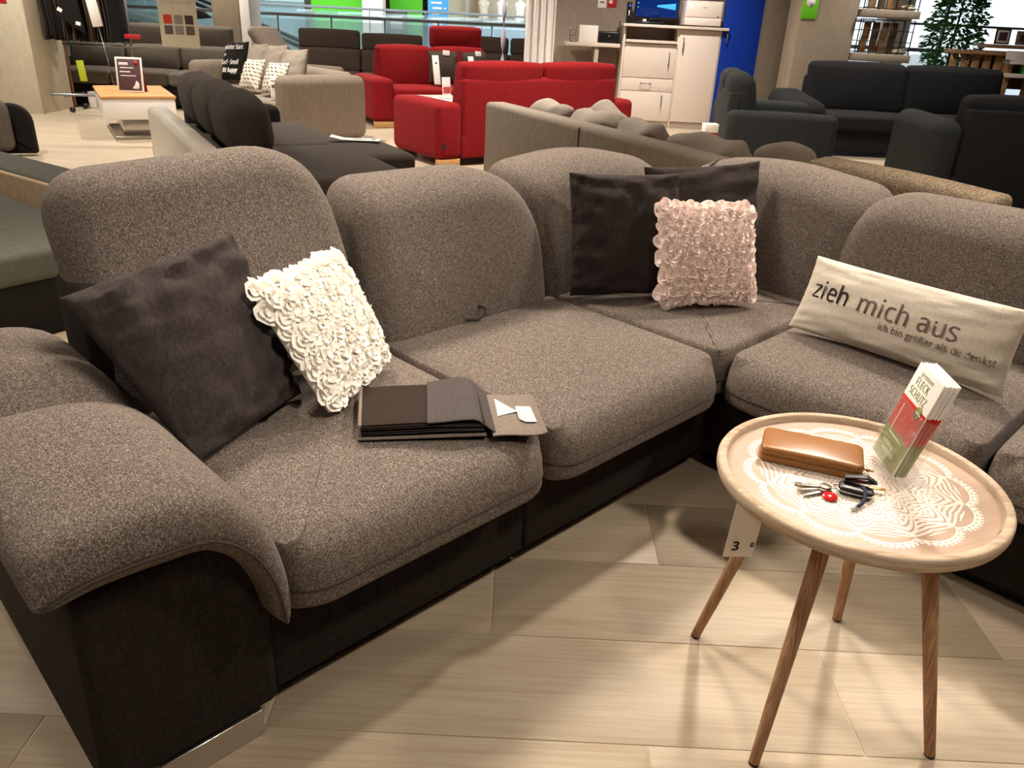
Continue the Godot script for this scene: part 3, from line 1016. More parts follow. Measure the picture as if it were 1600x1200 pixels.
func build_round_table() -> void:
	var t := thing("side_table", "small round pale wood side table with white rosette print and four splayed legs", "side table", TABLE_AT)
	obj("tabletop", lathe([Vector2(0.0, 0.520), Vector2(0.252, 0.520), Vector2(0.259, 0.524), Vector2(0.262, 0.532), Vector2(0.262, 0.543), Vector2(0.260, 0.547), Vector2(0.257, 0.549), Vector2(0.246, 0.549), Vector2(0.2435, 0.547), Vector2(0.2425, 0.536), Vector2(0.2415, 0.5352), Vector2(0.0, 0.5352)], 96), M.washed_wood, t)
	# printed face
	var st := begin()
	var rings := [0.0, 0.08, 0.16, 0.2415]
	for k in 72:
		var a := TAU * k / 72
		var b := TAU * (k + 1) / 72
		for i in 3:
			var c := [Vector3(cos(a) * rings[i], 0, sin(a) * rings[i]), Vector3(cos(b) * rings[i], 0, sin(b) * rings[i]), Vector3(cos(b) * rings[i + 1], 0, sin(b) * rings[i + 1]), Vector3(cos(a) * rings[i + 1], 0, sin(a) * rings[i + 1])]
			for q in [[0, 3, 2], [0, 2, 1]]:
				if i == 0 and q == [0, 2, 1]:
					continue
				for m in q:
					var v: Vector3 = c[m]
					st.set_uv(Vector2(0.5 + v.x / 0.483, 0.5 + v.z / 0.483))
					st.set_normal(Vector3.UP)
					st.add_vertex(v)
	var face := obj("printed_face", st.commit(), M.printed_wood, t, Vector3(0, 0.5362, 0), Vector3(0, 24, 0))
	face.set_meta("label", "white lace rosette printed on the tabletop")
	for w in [Vector2(-0.203, -0.150), Vector2(-0.155, 0.197), Vector2(0.160, -0.232), Vector2(0.208, 0.157)]:
		var top: Vector2 = w.normalized() * 0.132
		var a := Vector3(w.x, 0.004, w.y)
		var b := Vector3(top.x, 0.522, top.y)
		var pts := []
		var rad := []
		for k in 9:
			pts.append(a.lerp(b, k / 8.0))
			rad.append(lerpf(0.0105, 0.0165, pow(k / 8.0, 0.8)))
		var leg := obj("leg", tube(pts, rad, 14), M.leg_wood, t)
		obj("foot_pad", lathe([Vector2(0, 0), Vector2(0.0105, 0), Vector2(0.0105, 0.005), Vector2(0, 0.005)], 14), M.black, leg, Vector3(w.x, 0, w.y))
	# hanging price card
	var card := thing("price_tag", "white price card hanging under the round table edge", "price tag", TABLE_AT + Vector3(-0.190, 0.34, -0.008), 10.0)
	obj("card", rbox(Vector3(0.064, 0.155, 0.0012), 0.0004), M.paper, card, Vector3(0, 0.0775, 0), Vector3(0, 0, -4))
	obj("string", tube([Vector3(0.005, 0.15, 0), Vector3(0.008, 0.1795, 0)], 0.0008, 5), M.paper, card)
	obj("lettering", letters("3", 0.03, null, true), M.ink_dark, card, Vector3(-0.022, 0.028, 0.0012), Vector3(0, 0, -4))
	obj("lettering", letters("0", 0.016, null, true), M.ink_dark, card, Vector3(0.017, 0.028, 0.0012), Vector3(0, 0, -4))

func build_table_things() -> void:
	var top := 0.5366
	# wallet
	var w := thing("wallet", "tan leather zip-around wallet lying on the round table", "wallet", TABLE_AT + Vector3(-0.068, top, -0.072), -20.0)
	var o := dense(rrect(-0.095, -0.05, 0.095, 0.05, [0.014, 0.014, 0.014, 0.014], 5), 0.012)
	var lay := func(p: Vector3) -> Vector3: return Vector3(p.x, p.z, -p.y)
	obj("lower_shell", slab(o, 0.0, 0.0135, 0.004, 0.001, 0.0, 0.0, 3, 3, lay), M.tan_leather, w)
	obj("upper_shell", slab(o, 0.0175, 0.030, 0.001, 0.007, 0.0, 0.004, 4, 5, lay), M.tan_leather, w)
	obj("zip_tape", slab(dense(rrect(-0.0925, -0.0475, 0.0925, 0.0475, [0.013, 0.013, 0.013, 0.013], 5), 0.02), 0.012, 0.019, 0.0005, 0.0005, 0.0, 0.0, 1, 1, lay), M.zip_tape, w)
	var teeth := []
	for k in 46:
		teeth.append([Vector3(-0.09 + k * 0.004, 0.0155, 0.0480), Vector3(0.0018, 0.002, 0.0016)])
	var zt := obj("zip_teeth", bxs(teeth, 0.0003), M.brass, w)
	zt.set_meta("kind", "stuff")
	var pull := obj("zip_pull", join([[lathe([Vector2(0, -0.004), Vector2(0.003, -0.0028), Vector2(0.0042, 0), Vector2(0.003, 0.0028), Vector2(0, 0.004)], 12), Transform3D(Basis(), Vector3(0.1035, 0.0165, 0.028))], [lathe([Vector2(0, -0.003), Vector2(0.0028, 0), Vector2(0, 0.003)], 10), Transform3D(Basis(), Vector3(0.110, 0.0165, 0.029))], [tube([Vector3(0.094, 0.0155, 0.027), Vector3(0.114, 0.0165, 0.0295)], 0.0013, 6), Transform3D()]]), M.brass, w)
	pull.set_meta("label", "beaded brass zip pull")
	obj("pull_ring", tube(circle(0.006, 16, Vector3(0.101, 0.010, 0.036), Vector3(0.9, 0.2, 0.3).normalized(), Vector3(0, 0.8, 0.55).normalized()), 0.0008, 6, true), M.chrome, w)
	# keys
	var k := thing("key_bunch", "bunch of keys with black car key and red round tag on the table", "keys", TABLE_AT + Vector3(-0.06, top + 0.0012, 0.045), 0.0)
	obj("key_loop", tube(circle(0.0155, 24, Vector3(-0.006, 0.0035, -0.012), Vector3(1, 0.1, 0).normalized(), Vector3(0, 0.2, 1).normalized()), 0.0009, 6, true), M.chrome, k)
	obj("key_loop", tube(circle(0.011, 20, Vector3(0.012, 0.006, -0.014), Vector3(0.3, 0.4, 0.5).normalized(), Vector3(-0.8, 0.2, 0.3).normalized()), 0.0008, 6, true), M.chrome, k)
	var key_outline := PackedVector2Array()
	for a in 15:
		var ang := deg_to_rad(24.0 + a * 312.0 / 14)
		key_outline.append(Vector2(0.011 * cos(ang) - 0.0105, 0.0105 * sin(ang)))
	for p in [Vector2(0.006, -0.0043), Vector2(0.012, -0.0035), Vector2(0.014, -0.0018), Vector2(0.018, -0.0038), Vector2(0.022, -0.0015), Vector2(0.027, -0.0036), Vector2(0.031, -0.002), Vector2(0.037, -0.0034), Vector2(0.042, 0.0), Vector2(0.039, 0.0036), Vector2(0.006, 0.0043)]:
		key_outline.append(p)
	var rev := PackedVector2Array()
	for i in key_outline.size():
		rev.append(key_outline[i])
	var key_mesh := slab(rev, 0.0, 0.0022, 0.0003, 0.0003, 0.0, 0.0, 1, 2, lay)
	var ks := [[Vector3(-0.030, 0.0008, -0.010), 168.0, 2.0], [Vector3(-0.032, 0.0036, 0.002), 188.0, 3.0], [Vector3(-0.028, 0.0012, 0.008), 202.0, 1.0], [Vector3(-0.028, 0.0060, -0.003), 178.0, 4.0]]
	for q in ks:
		obj("key", key_mesh, M.key_metal, k, q[0], Vector3(q[2], q[1], 0))
	obj("round_tag", lathe([Vector2(0, 0), Vector2(0.0125, 0), Vector2(0.0135, 0.001), Vector2(0.0135, 0.0025), Vector2(0.0125, 0.0032), Vector2(0, 0.0034)], 32), M.red_enamel, k, Vector3(-0.018, 0.001, 0.024), Vector3(5, 0, 4))
	var fob := obj("car_key", slab(dense(rrect(-0.031, -0.016, 0.031, 0.016, [0.012, 0.012, 0.013, 0.010], 5), 0.008), 0.0, 0.013, 0.004, 0.005, 0.0, 0.001, 3, 3, lay), M.black_plastic, k, Vector3(0.035, 0.001, 0.006), Vector3(0, -24, 0))
	obj("key_trim", slab(dense(rrect(-0.032, -0.0168, 0.0318, 0.0168, [0.012, 0.012, 0.013, 0.010], 5), 0.008), 0.0045, 0.0075, 0.0004, 0.0004, 0.0, 0.0, 1, 1, lay), M.chrome, fob)
	obj("button", slab(rrect(-0.006, -0.005, 0.006, 0.005, [0.003, 0.003, 0.003, 0.003], 3), 0.0130, 0.0148, 0.0002, 0.0006, 0.0, 0.0, 2, 2, lay), M.black, fob, Vector3(0.012, 0, 0))
	# leather loop doubled over the car key
	var strap_mid := func(s: float, q: float) -> Vector3:
		var a := (s + 1.0) / 2.0
		var x := lerpf(-0.026, 0.034, 1.0 - absf(s)) if absf(s) > 0.12 else 0.034 - 0.053 * 0.0 + 0.0
		var y := 0.015 + 0.012 * a + 0.003 * sin(a * PI)
		x = 0.034 - 0.056 * absf(s)
		y = 0.0165 + (0.0115 if s > 0 else 0.0) * clampf(absf(s) * 3.0, 0, 1) * (1.0 - 0.45 * absf(s)) + 0.004 * (1.0 - absf(s))
		return Vector3(x, y, -0.0075 * q)
	var strap := obj("leather_loop", puff(20, 6, strap_mid, func(_s: float, _q: float) -> Vector2: return Vector2(0.0014, 0.0014)), M.black_leather, k, Vector3(0.040, 0.0, -0.010), Vector3(0, -16, 0))
	obj("lining", rbox(Vector3(0.036, 0.002, 0.010), 0.0008), M.wine_red, strap, Vector3(0.004, 0.0195, 0))
	obj("key_blade", rbox(Vector3(0.034, 0.0022, 0.007), 0.0006), M.brass, k, Vector3(0.077, 0.006, -0.006), Vector3(0, -14, 0))
	var cord := obj("cord", tube([Vector3(0.045, 0.016, 0.006), Vector3(0.046, 0.0155, 0.018), Vector3(0.040, 0.008, 0.036), Vector3(0.030, 0.004, 0.048), Vector3(0.017, 0.0035, 0.058)], 0.0034, 8), M.cord_blue, k)
	obj("cord_end", tube([Vector3(0.017, 0.0035, 0.058), Vector3(0.008, 0.003, 0.064)], 0.0037, 8), M.chrome, cord)
	# leaflet holder
	var lean := 13.0
	var h := thing("leaflet_holder", "clear acrylic leaflet holder leaning back on the round table", "leaflet holder", TABLE_AT + Vector3(0.078, top + 0.0006, -0.046), -94.5)
	# in its own axes x runs along its width, z towards its front
	var acr: StandardMaterial3D = M.acrylic
	obj("base_plate", rbox(Vector3(0.128, 0.003, 0.075), 0.001), acr, h, Vector3(0, 0.0017, -0.018))
	var tilt := Node3D.new()
	tilt.name = "pocket"
	h.add_child(tilt)
	tilt.rotation_degrees.x = -lean
	tilt.position = Vector3(0, 0.0125, 0.018)
	obj("front_wall", rbox(Vector3(0.126, 0.128, 0.0025), 0.001), acr, tilt, Vector3(0, 0.064, 0.003))
	obj("side_wall", rbox(Vector3(0.0025, 0.128, 0.038), 0.001), acr, tilt, Vector3(-0.0618, 0.064, -0.0165))
	obj("side_wall", rbox(Vector3(0.0025, 0.128, 0.038), 0.001), acr, tilt, Vector3(0.0618, 0.064, -0.0165))
	obj("back_wall", rbox(Vector3(0.126, 0.17, 0.0025), 0.001), acr, tilt, Vector3(0, 0.085, -0.0375))
	# leaflets: each one a thing of its own
	var bz := Basis(Vector3.UP, deg_to_rad(-94.5)) * Basis(Vector3.RIGHT, deg_to_rad(-lean))
	var org := TABLE_AT + Vector3(0.078, top, -0.046) + Basis(Vector3.UP, deg_to_rad(-94.5)) * Vector3(0, 0.0131, 0.018)
	var size := Vector3(0.112, 0.198, 0.0032)
	for i in 6:
		var at: Vector3 = org + bz * Vector3(0.0015 * sin(i * 2.1), 0.002 + 0.0012 * i, -0.0025 - i * 0.0042)
		var lf: Node3D
		if i == 0:
			lf = thing("leaflet", "foremost leaflet in the holder, reading FLECK SCHUTZ over red berries", "leaflet", at, 0.0, "leaflets in the acrylic holder")
		else:
			lf = thing("leaflet", "folded leaflet stacked behind the front one in the acrylic holder", "leaflet", at, 0.0, "leaflets in the acrylic holder")
		lf.basis = bz * Basis(Vector3.RIGHT, deg_to_rad(-0.35 * i))
		var sheet := obj("sheet", rbox(size, 0.0006), M.paper, lf, Vector3(0, 0.099, 0))
		if i > 0:
			obj("green_foot", rbox(Vector3(0.1126, 0.07, 0.0035), 0.0005), M.leaflet_green, sheet, Vector3(0, -0.063, 0))
			obj("red_band", rbox(Vector3(0.1126, 0.06, 0.0034), 0.0005), M.leaflet_red, sheet, Vector3(0, -0.0, 0))
			continue
		# print of the front one, as flat shapes a hair above the paper
		var f := 0.00175
		var pr := func(pts: Array, m: Material, z: float, called: String) -> MeshInstance3D:
			var arr := []
			for q in pts:
				arr.append(0.0)
			return obj(called, slab(rpoly(pts, arr), 0.0, 0.0002, 0.00005, 0.00005, 0.0, 0.0, 1, 1), m, sheet, Vector3(0, -0.099, f + z))
		pr.call([Vector2(-0.056, 0.0), Vector2(0.056, 0.0), Vector2(0.056, 0.064), Vector2(-0.056, 0.064)], M.leaflet_green, 0.0, "green_print")
		pr.call([Vector2(-0.056, 0.064), Vector2(0.056, 0.064), Vector2(0.056, 0.131), Vector2(-0.056, 0.131)], M.leaflet_red, 0.0, "red_print")
		pr.call([Vector2(-0.034, 0.055), Vector2(0.024, 0.055), Vector2(0.024, 0.0575), Vector2(-0.034, 0.0575)], M.paper, 0.0003, "white_line")
		pr.call([Vector2(-0.034, 0.055), Vector2(-0.0315, 0.055), Vector2(-0.0315, 0.118), Vector2(-0.034, 0.118)], M.paper, 0.0003, "white_line")
		rng.seed = 71
		var dots := []
		for d in 34:
			var x := rng.randf_range(-0.05, 0.05)
			var y := rng.randf_range(0.070, 0.126)
			dots.append([Vector3(x, y - 0.099, 0), Vector3(1, 1, 0.1) * rng.randf_range(0.0015, 0.0042)])
		var dm := obj("orange_dots", bxs(dots, 0.0002), M.leaflet_orange, sheet, Vector3(0, 0, f + 0.0003))
		dm.set_meta("kind", "stuff")
		obj("badge", lathe([Vector2(0, 0), Vector2(0.0125, 0), Vector2(0.0125, 0.0004), Vector2(0, 0.0005)], 28), M.leaflet_green, sheet, Vector3(0.026, 0.026, f + 0.0003), Vector3(90, 0, 0))
		obj("lettering", letters("neo", 0.010, null, true, 0.0003), M.paper, sheet, Vector3(0.017, 0.026, f + 0.001))
		obj("lettering", letters("premium", 0.013, null, false, 0.0003), M.shelf_grey, sheet, Vector3(-0.030, 0.086, f + 0.0003))
		obj("lettering", letters("FLECK", 0.0215, null, false, 0.0003), M.leaflet_green, sheet, Vector3(-0.036, 0.069, f + 0.0003))
		obj("lettering", letters("SCHUTZ", 0.0215, null, false, 0.0003), M.leaflet_green, sheet, Vector3(-0.044, 0.048, f + 0.0003))
		obj("lettering", letters("schön u.", 0.013, null, false, 0.0003), M.paper, sheet, Vector3(-0.038, -0.062, f + 0.0003))
		obj("lettering", letters("natürlich", 0.014, null, false, 0.0003), M.paper, sheet, Vector3(-0.030, -0.075, f + 0.0003))

# ------------------------------------------------------------------ swatch book on the seat
func build_swatch_book() -> void:
	var turn := Basis(Vector3.UP, deg_to_rad(SOFA_TURN))
	var b := thing("swatch_book", "open fabric sample book with brown leather and grey cloth leaves on the seat", "sample book", SOFA_AT + turn * on_sofa(-1.180, 0.452, 0.162), SOFA_TURN - 35.2)
	obj("back_board", rbox(Vector3(0.285, 0.004, 0.21), 0.001), M.taupe_felt, b, Vector3(0.140, 0.002, -0.103))
	rng.seed = 91
	for i in 7:
		var y := 0.006 + i * 0.0042
		obj("leather_leaf", rbox(Vector3(0.272, 0.0026, 0.196), 0.001, 1, 6, Vector3.ZERO, func(p: Vector3) -> Vector3: return Vector3(p.x, p.y + 0.0015 * sin(p.x * 22.0 + i * 0.3) + (0.0012 * absf(sin(p.z * 18.0 + i)) if i < 6 else 0.0), p.z)), M.brown_leather if i % 3 != 1 else M.black_leather, b, Vector3(0.143 + rng.randf_range(-0.002, 0.002), y + 0.003, -0.101 + rng.randf_range(-0.003, 0.003)))
	obj("leather_edge", rbox(Vector3(0.008, 0.034, 0.2), 0.002), M.taupe_felt, b, Vector3(0.004, 0.018, -0.103))
	# cloth leaf bent over the stack, its far end lying on the seat
	var bent := func(s: float, q: float) -> Vector3:
		var a := (s + 1.0) / 2.0
		var x := 0.155 + 0.160 * a
		var y := 0.0425 - 0.003 * cos(a * 6.0) - 0.036 * smoothstep(0.62, 1.0, a) + 0.003 * q * sin(a * PI)
		return Vector3(x + 0.006 * q * (1.0 - a), y, -0.102 - 0.108 * q - 0.006 * a)
	obj("cloth_leaf", puff(24, 10, bent, func(_s: float, _q: float) -> Vector2: return Vector2(0.0014, 0.0014)), M.grey_felt, b)
	var flap_mid := func(s: float, q: float) -> Vector3:
		var a := (s + 1.0) / 2.0
		return Vector3(0.295 + 0.125 * a - 0.004 * (1 if q > 0.9 else 0), 0.006 + 0.0015 * sin(a * 7.0) + 0.004 * smoothstep(0.9, 1.0, a) * (0.5 - q * 0.5), -0.09 - 0.105 * q)
	var flap := obj("cloth_flap", puff(16, 10, flap_mid, func(_s: float, _q: float) -> Vector2: return Vector2(0.0014, 0.0014)), M.taupe_felt, b)
	var lay := func(p: Vector3) -> Vector3: return Vector3(p.x, p.z, -p.y)
	var tags := [rpoly([Vector2(0.318, 0.075), Vector2(0.372, 0.098), Vector2(0.360, 0.106), Vector2(0.322, 0.165)], [0.0, 0.0, 0.002, 0.0], 2), rpoly([Vector2(0.366, 0.058), Vector2(0.378, 0.042), Vector2(0.404, 0.040), Vector2(0.402, 0.118), Vector2(0.366, 0.122)], [0.0, 0.004, 0.002, 0.002, 0.003], 2)]
	for k in 2:
		var lb := obj("care_label", slab(tags[k], 0.0, 0.0006, 0.0001, 0.0001, 0.0, 0.0, 1, 1, lay), M.paper, flap, Vector3(0, 0.0098, 0))
		var lines := []
		for j in 5:
			if k == 0:
				lines.append([Vector3(0.328 + j * 0.006, 0.0008, -0.112 + j * 0.001), Vector3(0.0012, 0.0003, 0.055 - j * 0.009)])
			else:
				lines.append([Vector3(0.372 + j * 0.0062, 0.0008, -0.081), Vector3(0.0012, 0.0003, 0.058 - (j % 2) * 0.01)])
		obj("small_print", bxs(lines, 0.0001), M.ink_grey, lb)

# ------------------------------------------------------------------ the sofas behind
# a sofa in its own axes: x across, z towards its front, standing on the floor
func couch(t: Node3D, p: Dictionary) -> void:
	var w: float = p.w
	var d: float = p.d
	var m: Material = p.m
	var aw: float = p.get("arm_w", 0.24)
	var ah: float = p.get("arm_h", 0.58)
	var al: float = p.get("arm_l", d)
	var sh: float = p.get("seat_h", 0.44)
	var bh: float = p.get("back_h", 0.8)
	var bt: float = p.get("back_t", 0.2)
	var gap: float = p.get("gap", 0.06)
	var r: float = p.get("r", 0.04)
	var n: int = p.get("n", 2)
	var ar: float = p.get("arm_r", r)
	var back_m: Material = p.get("back_m", m)
	var left: bool = p.get("left", true)
	var right: bool = p.get("right", true)
	var x0 := -w / 2 + (aw if left else 0.0)
	var x1 := w / 2 - (aw if right else 0.0)
	obj("base", rbox(Vector3(x1 - x0, sh - 0.16 - gap, d - 0.06), 0.02, 2), p.get("base_m", m), t, Vector3((x0 + x1) / 2, gap + (sh - 0.16 - gap) / 2, -0.03))
	var slope: float = p.get("arm_slope", 0.0)
	for s in [-1, 1]:
		if (s < 0 and not left) or (s > 0 and not right):
			continue
		var arm_bend := func(q: Vector3) -> Vector3:
			var k := (q.y + ah / 2) / ah
			return Vector3(q.x, q.y - slope * clampf(q.z / al + 0.5, 0, 1) * k, q.z)
		obj("arm", rbox(Vector3(aw, ah - gap, al), ar, 4, 3, Vector3(0.01, 0.01, 0.01), arm_bend), p.get("arm_m", m), t, Vector3(s * (w / 2 - aw / 2), gap + (ah - gap) / 2, d / 2 - al / 2))
	obj("back", rbox(Vector3(x1 - x0 - 0.004, bh - gap, bt), r, 4, 2, Vector3(0, 0.008, 0.01)), back_m, t, Vector3((x0 + x1) / 2, gap + (bh - gap) / 2, -d / 2 + bt / 2))
	for i in n:
		var sw := (x1 - x0) / n
		obj("seat_cushion", rbox(Vector3(sw - 0.006, 0.17, d - bt - 0.01), 0.045, 4, 3, Vector3(0, 0.02, 0)), m, t, Vector3(x0 + sw * (i + 0.5), sh - 0.085, bt / 2 + 0.01))
	var ch: float = p.get("cushion_h", 0.0)
	if ch > 0.0:
		for i in n:
			var sw := (x1 - x0) / n
			var extra: float = p.get("raise", []) [i] if p.has("raise") else 0.0
			var lean_back := func(q: Vector3) -> Vector3: return Vector3(q.x, q.y, q.z - 0.16 * (q.y + ch / 2))
			var hgt := ch - sh + 0.02
			obj("back_cushion", rbox(Vector3(sw - 0.012, hgt, p.get("cushion_t", 0.18)), p.get("cushion_r", 0.05), 4, 3, Vector3(0, 0.02, 0.025), lean_back), p.get("cushion_m", m), t, Vector3(x0 + sw * (i + 0.5), sh + hgt / 2 - 0.02, -d / 2 + bt + p.get("cushion_z", 0.06)))
			if extra > 0.0:
				obj("headrest", rbox(Vector3(sw - 0.03, extra, 0.14), 0.045, 4, 3, Vector3(0, 0.01, 0.015)), m, t, Vector3(x0 + sw * (i + 0.5), ch + extra / 2 - 0.01, -d / 2 + bt * 0.5 + p.get("headrest_z", 0.0)))
	if p.has("foot"):
		for sx in [-1, 1]:
			for sz in [-1, 1]:
				obj("foot", rbox(p.foot, 0.004), p.foot_m, t, Vector3(sx * (w / 2 - aw / 2), p.foot.y / 2, sz * (d / 2 - p.foot.z / 2 - 0.01)))
	else:
		for sx in [-1, 1]:
			for sz in [-1, 1]:
				obj("foot", rbox(Vector3(0.06, gap + 0.01, 0.06), 0.004), M.black, t, Vector3(sx * (w / 2 - 0.14), (gap + 0.01) / 2, sz * (d / 2 - 0.12)))

# a loose pillow: lies in x and y, its front towards z
func pillow_mesh(w: float, h: float, thick: float, pull: float, folds: float, seed_: int) -> ArrayMesh:
	var s := cushion_shape([Vector3(-w / 2, 0, 0), Vector3(w / 2, 0, 0), Vector3(-w / 2, h, 0), Vector3(w / 2, h, 0)], thick, pull, folds, seed_)
	return puff(20, 20, s[0], s[1])

func pillow(called: String, label: String, w: float, h: float, thick: float, m: Material, at: Vector3, rot: Vector3, seed_: int, group := "", folds := 0.012) -> MeshInstance3D:
	var o := obj(called, pillow_mesh(w, h, thick, 0.06, folds, seed_), m, self, at, Vector3.ZERO)
	o.basis = Basis(Vector3.UP, deg_to_rad(rot.y)) * Basis(Vector3.RIGHT, deg_to_rad(rot.x)) * Basis(Vector3.BACK, deg_to_rad(rot.z))
	tag(o, label, "cushion", group)
	return o

func in_frame(t: Node3D, p: Vector3) -> Vector3:
	return t.position + Basis(Vector3.UP, t.rotation.y) * p

func build_back_sofas() -> void:
	# red sofa turned towards us
	var ra := thing("red_sofa", "red fabric sofa with one raised headrest and two dark cushions", "sofa", Vector3(-1.16, 0, -10.99), 26.6)
	couch(ra, {w = 2.05, d = 0.95, m = M.red_cloth, arm_w = 0.27, arm_h = 0.57, seat_h = 0.46, back_h = 0.80, cushion_h = 0.92, raise = [0.0, 0.26], n = 2, gap = 0.07, r = 0.05, arm_r = 0.06, foot = Vector3(0.25, 0.07, 0.05), foot_m = M.oak})
	for a in [[0.03, "dark brown cushion with white paper sleeve on red sofa, fully in view", -10.0], [0.50, "dark brown cushion on red sofa, half hidden by the other red sofa", 12.0]]:
		var c := thing("sleeved_cushion", a[1], "cushion", in_frame(ra, Vector3(a[0], 0.505, 0.13)), 26.6 + a[2], "dark cushions on the red sofa")
		obj("cover", pillow_mesh(0.40, 0.40, 0.08, 0.06, 0.01, 3 + int(a[0] * 10)), M.brown_cloth, c, Vector3.ZERO, Vector3(-18, 0, 0))
		obj("paper_sleeve", rbox(Vector3(0.085, 0.36, 0.004), 0.001), M.paper, c, Vector3(-0.115, 0.16, 0.055), Vector3(-20, 0, 2))
		obj("paper_tag", rbox(Vector3(0.09, 0.06, 0.003), 0.001), M.paper, c, Vector3(0.03, 0.36, -0.045), Vector3(-14, 0, -3))
		for k in 3:
			obj("print_mark", rbox(Vector3(0.03, 0.022, 0.002), 0.0005), M.ink_grey, c, Vector3(-0.115, 0.06 + k * 0.09, 0.0905 - k * 0.031), Vector3(-20, 0, 0))
	# red sofa with its back to us
	var rb := thing("red_sofa", "red fabric two-seat sofa seen from behind, oak block feet", "sofa", Vector3(-0.085, 0, -8.61), -143.4)
	couch(rb, {w = 2.45, d = 0.9, m = M.red_cloth, arm_w = 0.27, arm_h = 0.57, seat_h = 0.44, back_h = 0.79, back_t = 0.2, cushion_h = 0.92, cushion_z = 0.0, n = 2, gap = 0.07, r = 0.045, arm_r = 0.055, foot = Vector3(0.24, 0.07, 0.06), foot_m = M.oak})
	obj("cloth_label", rbox(Vector3(0.03, 0.05, 0.004), 0.001), M.black, rb, Vector3(1.16, 0.19, -0.461))
	# small white table between the red sofas
	var wt := thing("coffee_table", "low white square table between the two red sofas", "table", Vector3(-1.02, 0, -9.35), 26.6)
	obj("top", rbox(Vector3(0.62, 0.04, 0.62), 0.004), M.white_gloss, wt, Vector3(0, 0.44, 0))
	for sx in [-1, 1]:
		for sz in [-1, 1]:
			obj("leg", rbox(Vector3(0.05, 0.42, 0.05), 0.004), M.white_gloss, wt, Vector3(sx * 0.28, 0.21, sz * 0.28))
	var lh := thing("leaflet_stand", "small clear leaflet stand on the low white square table", "leaflet stand", Vector3(-0.90, 0.46, -9.28), 40.0)
	obj("stand", bxs([[Vector3(0, 0.0015, 0), Vector3(0.12, 0.003, 0.08)], [Vector3(0, 0.08, 0.03), Vector3(0.12, 0.15, 0.003)]], 0.001), M.acrylic, lh)
	obj("leaflet", rbox(Vector3(0.105, 0.22, 0.012), 0.001), M.paper, lh, Vector3(0, 0.115, 0.015), Vector3(-8, 0, 0))
	obj("red_print", rbox(Vector3(0.10, 0.07, 0.002), 0.0005), M.leaflet_red, lh, Vector3(0, 0.09, 0.025), Vector3(-8, 0, 0))
	# taupe sofa with a heap of cushions
	var bl := thing("taupe_sofa", "light taupe sofa with broad padded arm and a row of loose back cushions", "sofa", Vector3(-2.92, 0, -9.53), -48.2)
	couch(bl, {w = 2.6, d = 0.95, m = M.stone_cloth, arm_m = M.taupe_cloth, arm_w = 0.26, arm_h = 0.68, seat_h = 0.42, back_h = 0.7, back_t = 0.24, n = 2, gap = 0.05, r = 0.06, arm_r = 0.08})
	var txt := pillow("slogan_cushion", "black cushion with white script lettering on the taupe sofa", 0.46, 0.46, 0.09, M.black_cloth, in_frame(bl, Vector3(-0.79, 0.475, 0.14)), Vector3(-20, -42, 4), 41)
	for k in 4:
		var wd: String = ["winter Stars", "or", "surf · Smell", "BE happy"][k]
		obj("lettering", letters(wd, 0.075 if k != 1 else 0.05, null, k == 3, 0.002), M.paper, txt, Vector3(-0.14 + 0.03 * (k % 2), 0.37 - k * 0.09, 0.097 - 0.012 * absf(k - 1.5)))
	for a in [[-0.31, -12.0, "stone cushion on taupe sofa, beside the black lettered one", 0.47], [0.14, 2.0, "stone cushion on taupe sofa, middle of three", 0.48], [0.60, 14.0, "stone cushion on taupe sofa with puckered top, beside the broad arm", 0.46]]:
		pillow("back_pillow", a[2], 0.435, a[3], 0.11, M.pillow_stone, in_frame(bl, Vector3(a[0], 0.465, 0.08)), Vector3(-18, -48.2 + a[1] * 0.4, 3), 50 + int(a[0] * 20), "stone cushions on the taupe sofa", 0.02)
	for a in [[0.22, 0.38, "cream cushion with dark stitch pattern on taupe sofa, farther from the arm"], [0.74, 0.36, "cream cushion with dark stitch pattern, against the broad taupe arm"]]:
		pillow("patterned_cushion", a[2], 0.42, 0.34, 0.07, M.patterned_cover, in_frame(bl, Vector3(a[0], 0.465, a[1])), Vector3(-24, -46, 3), 60 + int(a[0] * 20), "patterned cushions on the taupe sofa")
	var tg := thing("price_booklet", "white price booklet hanging at the taupe sofa arm", "price tag", in_frame(bl, Vector3(0.97, 0.445, 0.42)), -20.0)
	obj("sheet", rbox(Vector3(0.10, 0.22, 0.006), 0.001), M.paper, tg, Vector3(0, 0.11, 0), Vector3(-6, 0, 4))
	obj("small_print", bxs([[Vector3(0, 0.17, 0.006), Vector3(0.07, 0.01, 0.002)], [Vector3(0, 0.12, 0.008), Vector3(0.06, 0.03, 0.002)]], 0.0003), M.ink_grey, tg)
	# sofa with pale leather back and three black cushions
	var sv := thing("leather_back_sofa", "dark sofa with pale cream leather back panel", "sofa", Vector3(-1.81, 0, -5.63), 120.2)
	couch(sv, {w = 2.6, d = 1.2, m = M.ash_cloth, arm_m = M.black_cloth, back_m = M.silver_leather, base_m = M.black_cloth, arm_w = 0.24, arm_h = 0.52, seat_h = 0.42, back_h = 0.55, back_t = 0.16, n = 2, gap = 0.05, r = 0.04, arm_r = 0.06, left = false, right = false})
	obj("arm", rbox(Vector3(0.24, 0.50, 0.74), 0.06, 4, 3, Vector3(0.01, 0.01, 0.01)), M.black_cloth, sv, Vector3(1.35, 0.30, 0.06))
	obj("seat_extension", rbox(Vector3(0.80, 0.17, 0.5), 0.05, 4, 3, Vector3(0, 0.015, 0)), M.ash_cloth, sv, Vector3(-0.17, 0.335, 0.66))
	obj("base", rbox(Vector3(0.76, 0.2, 0.45), 0.03, 2), M.black_cloth, sv, Vector3(-0.17, 0.15, 0.66))
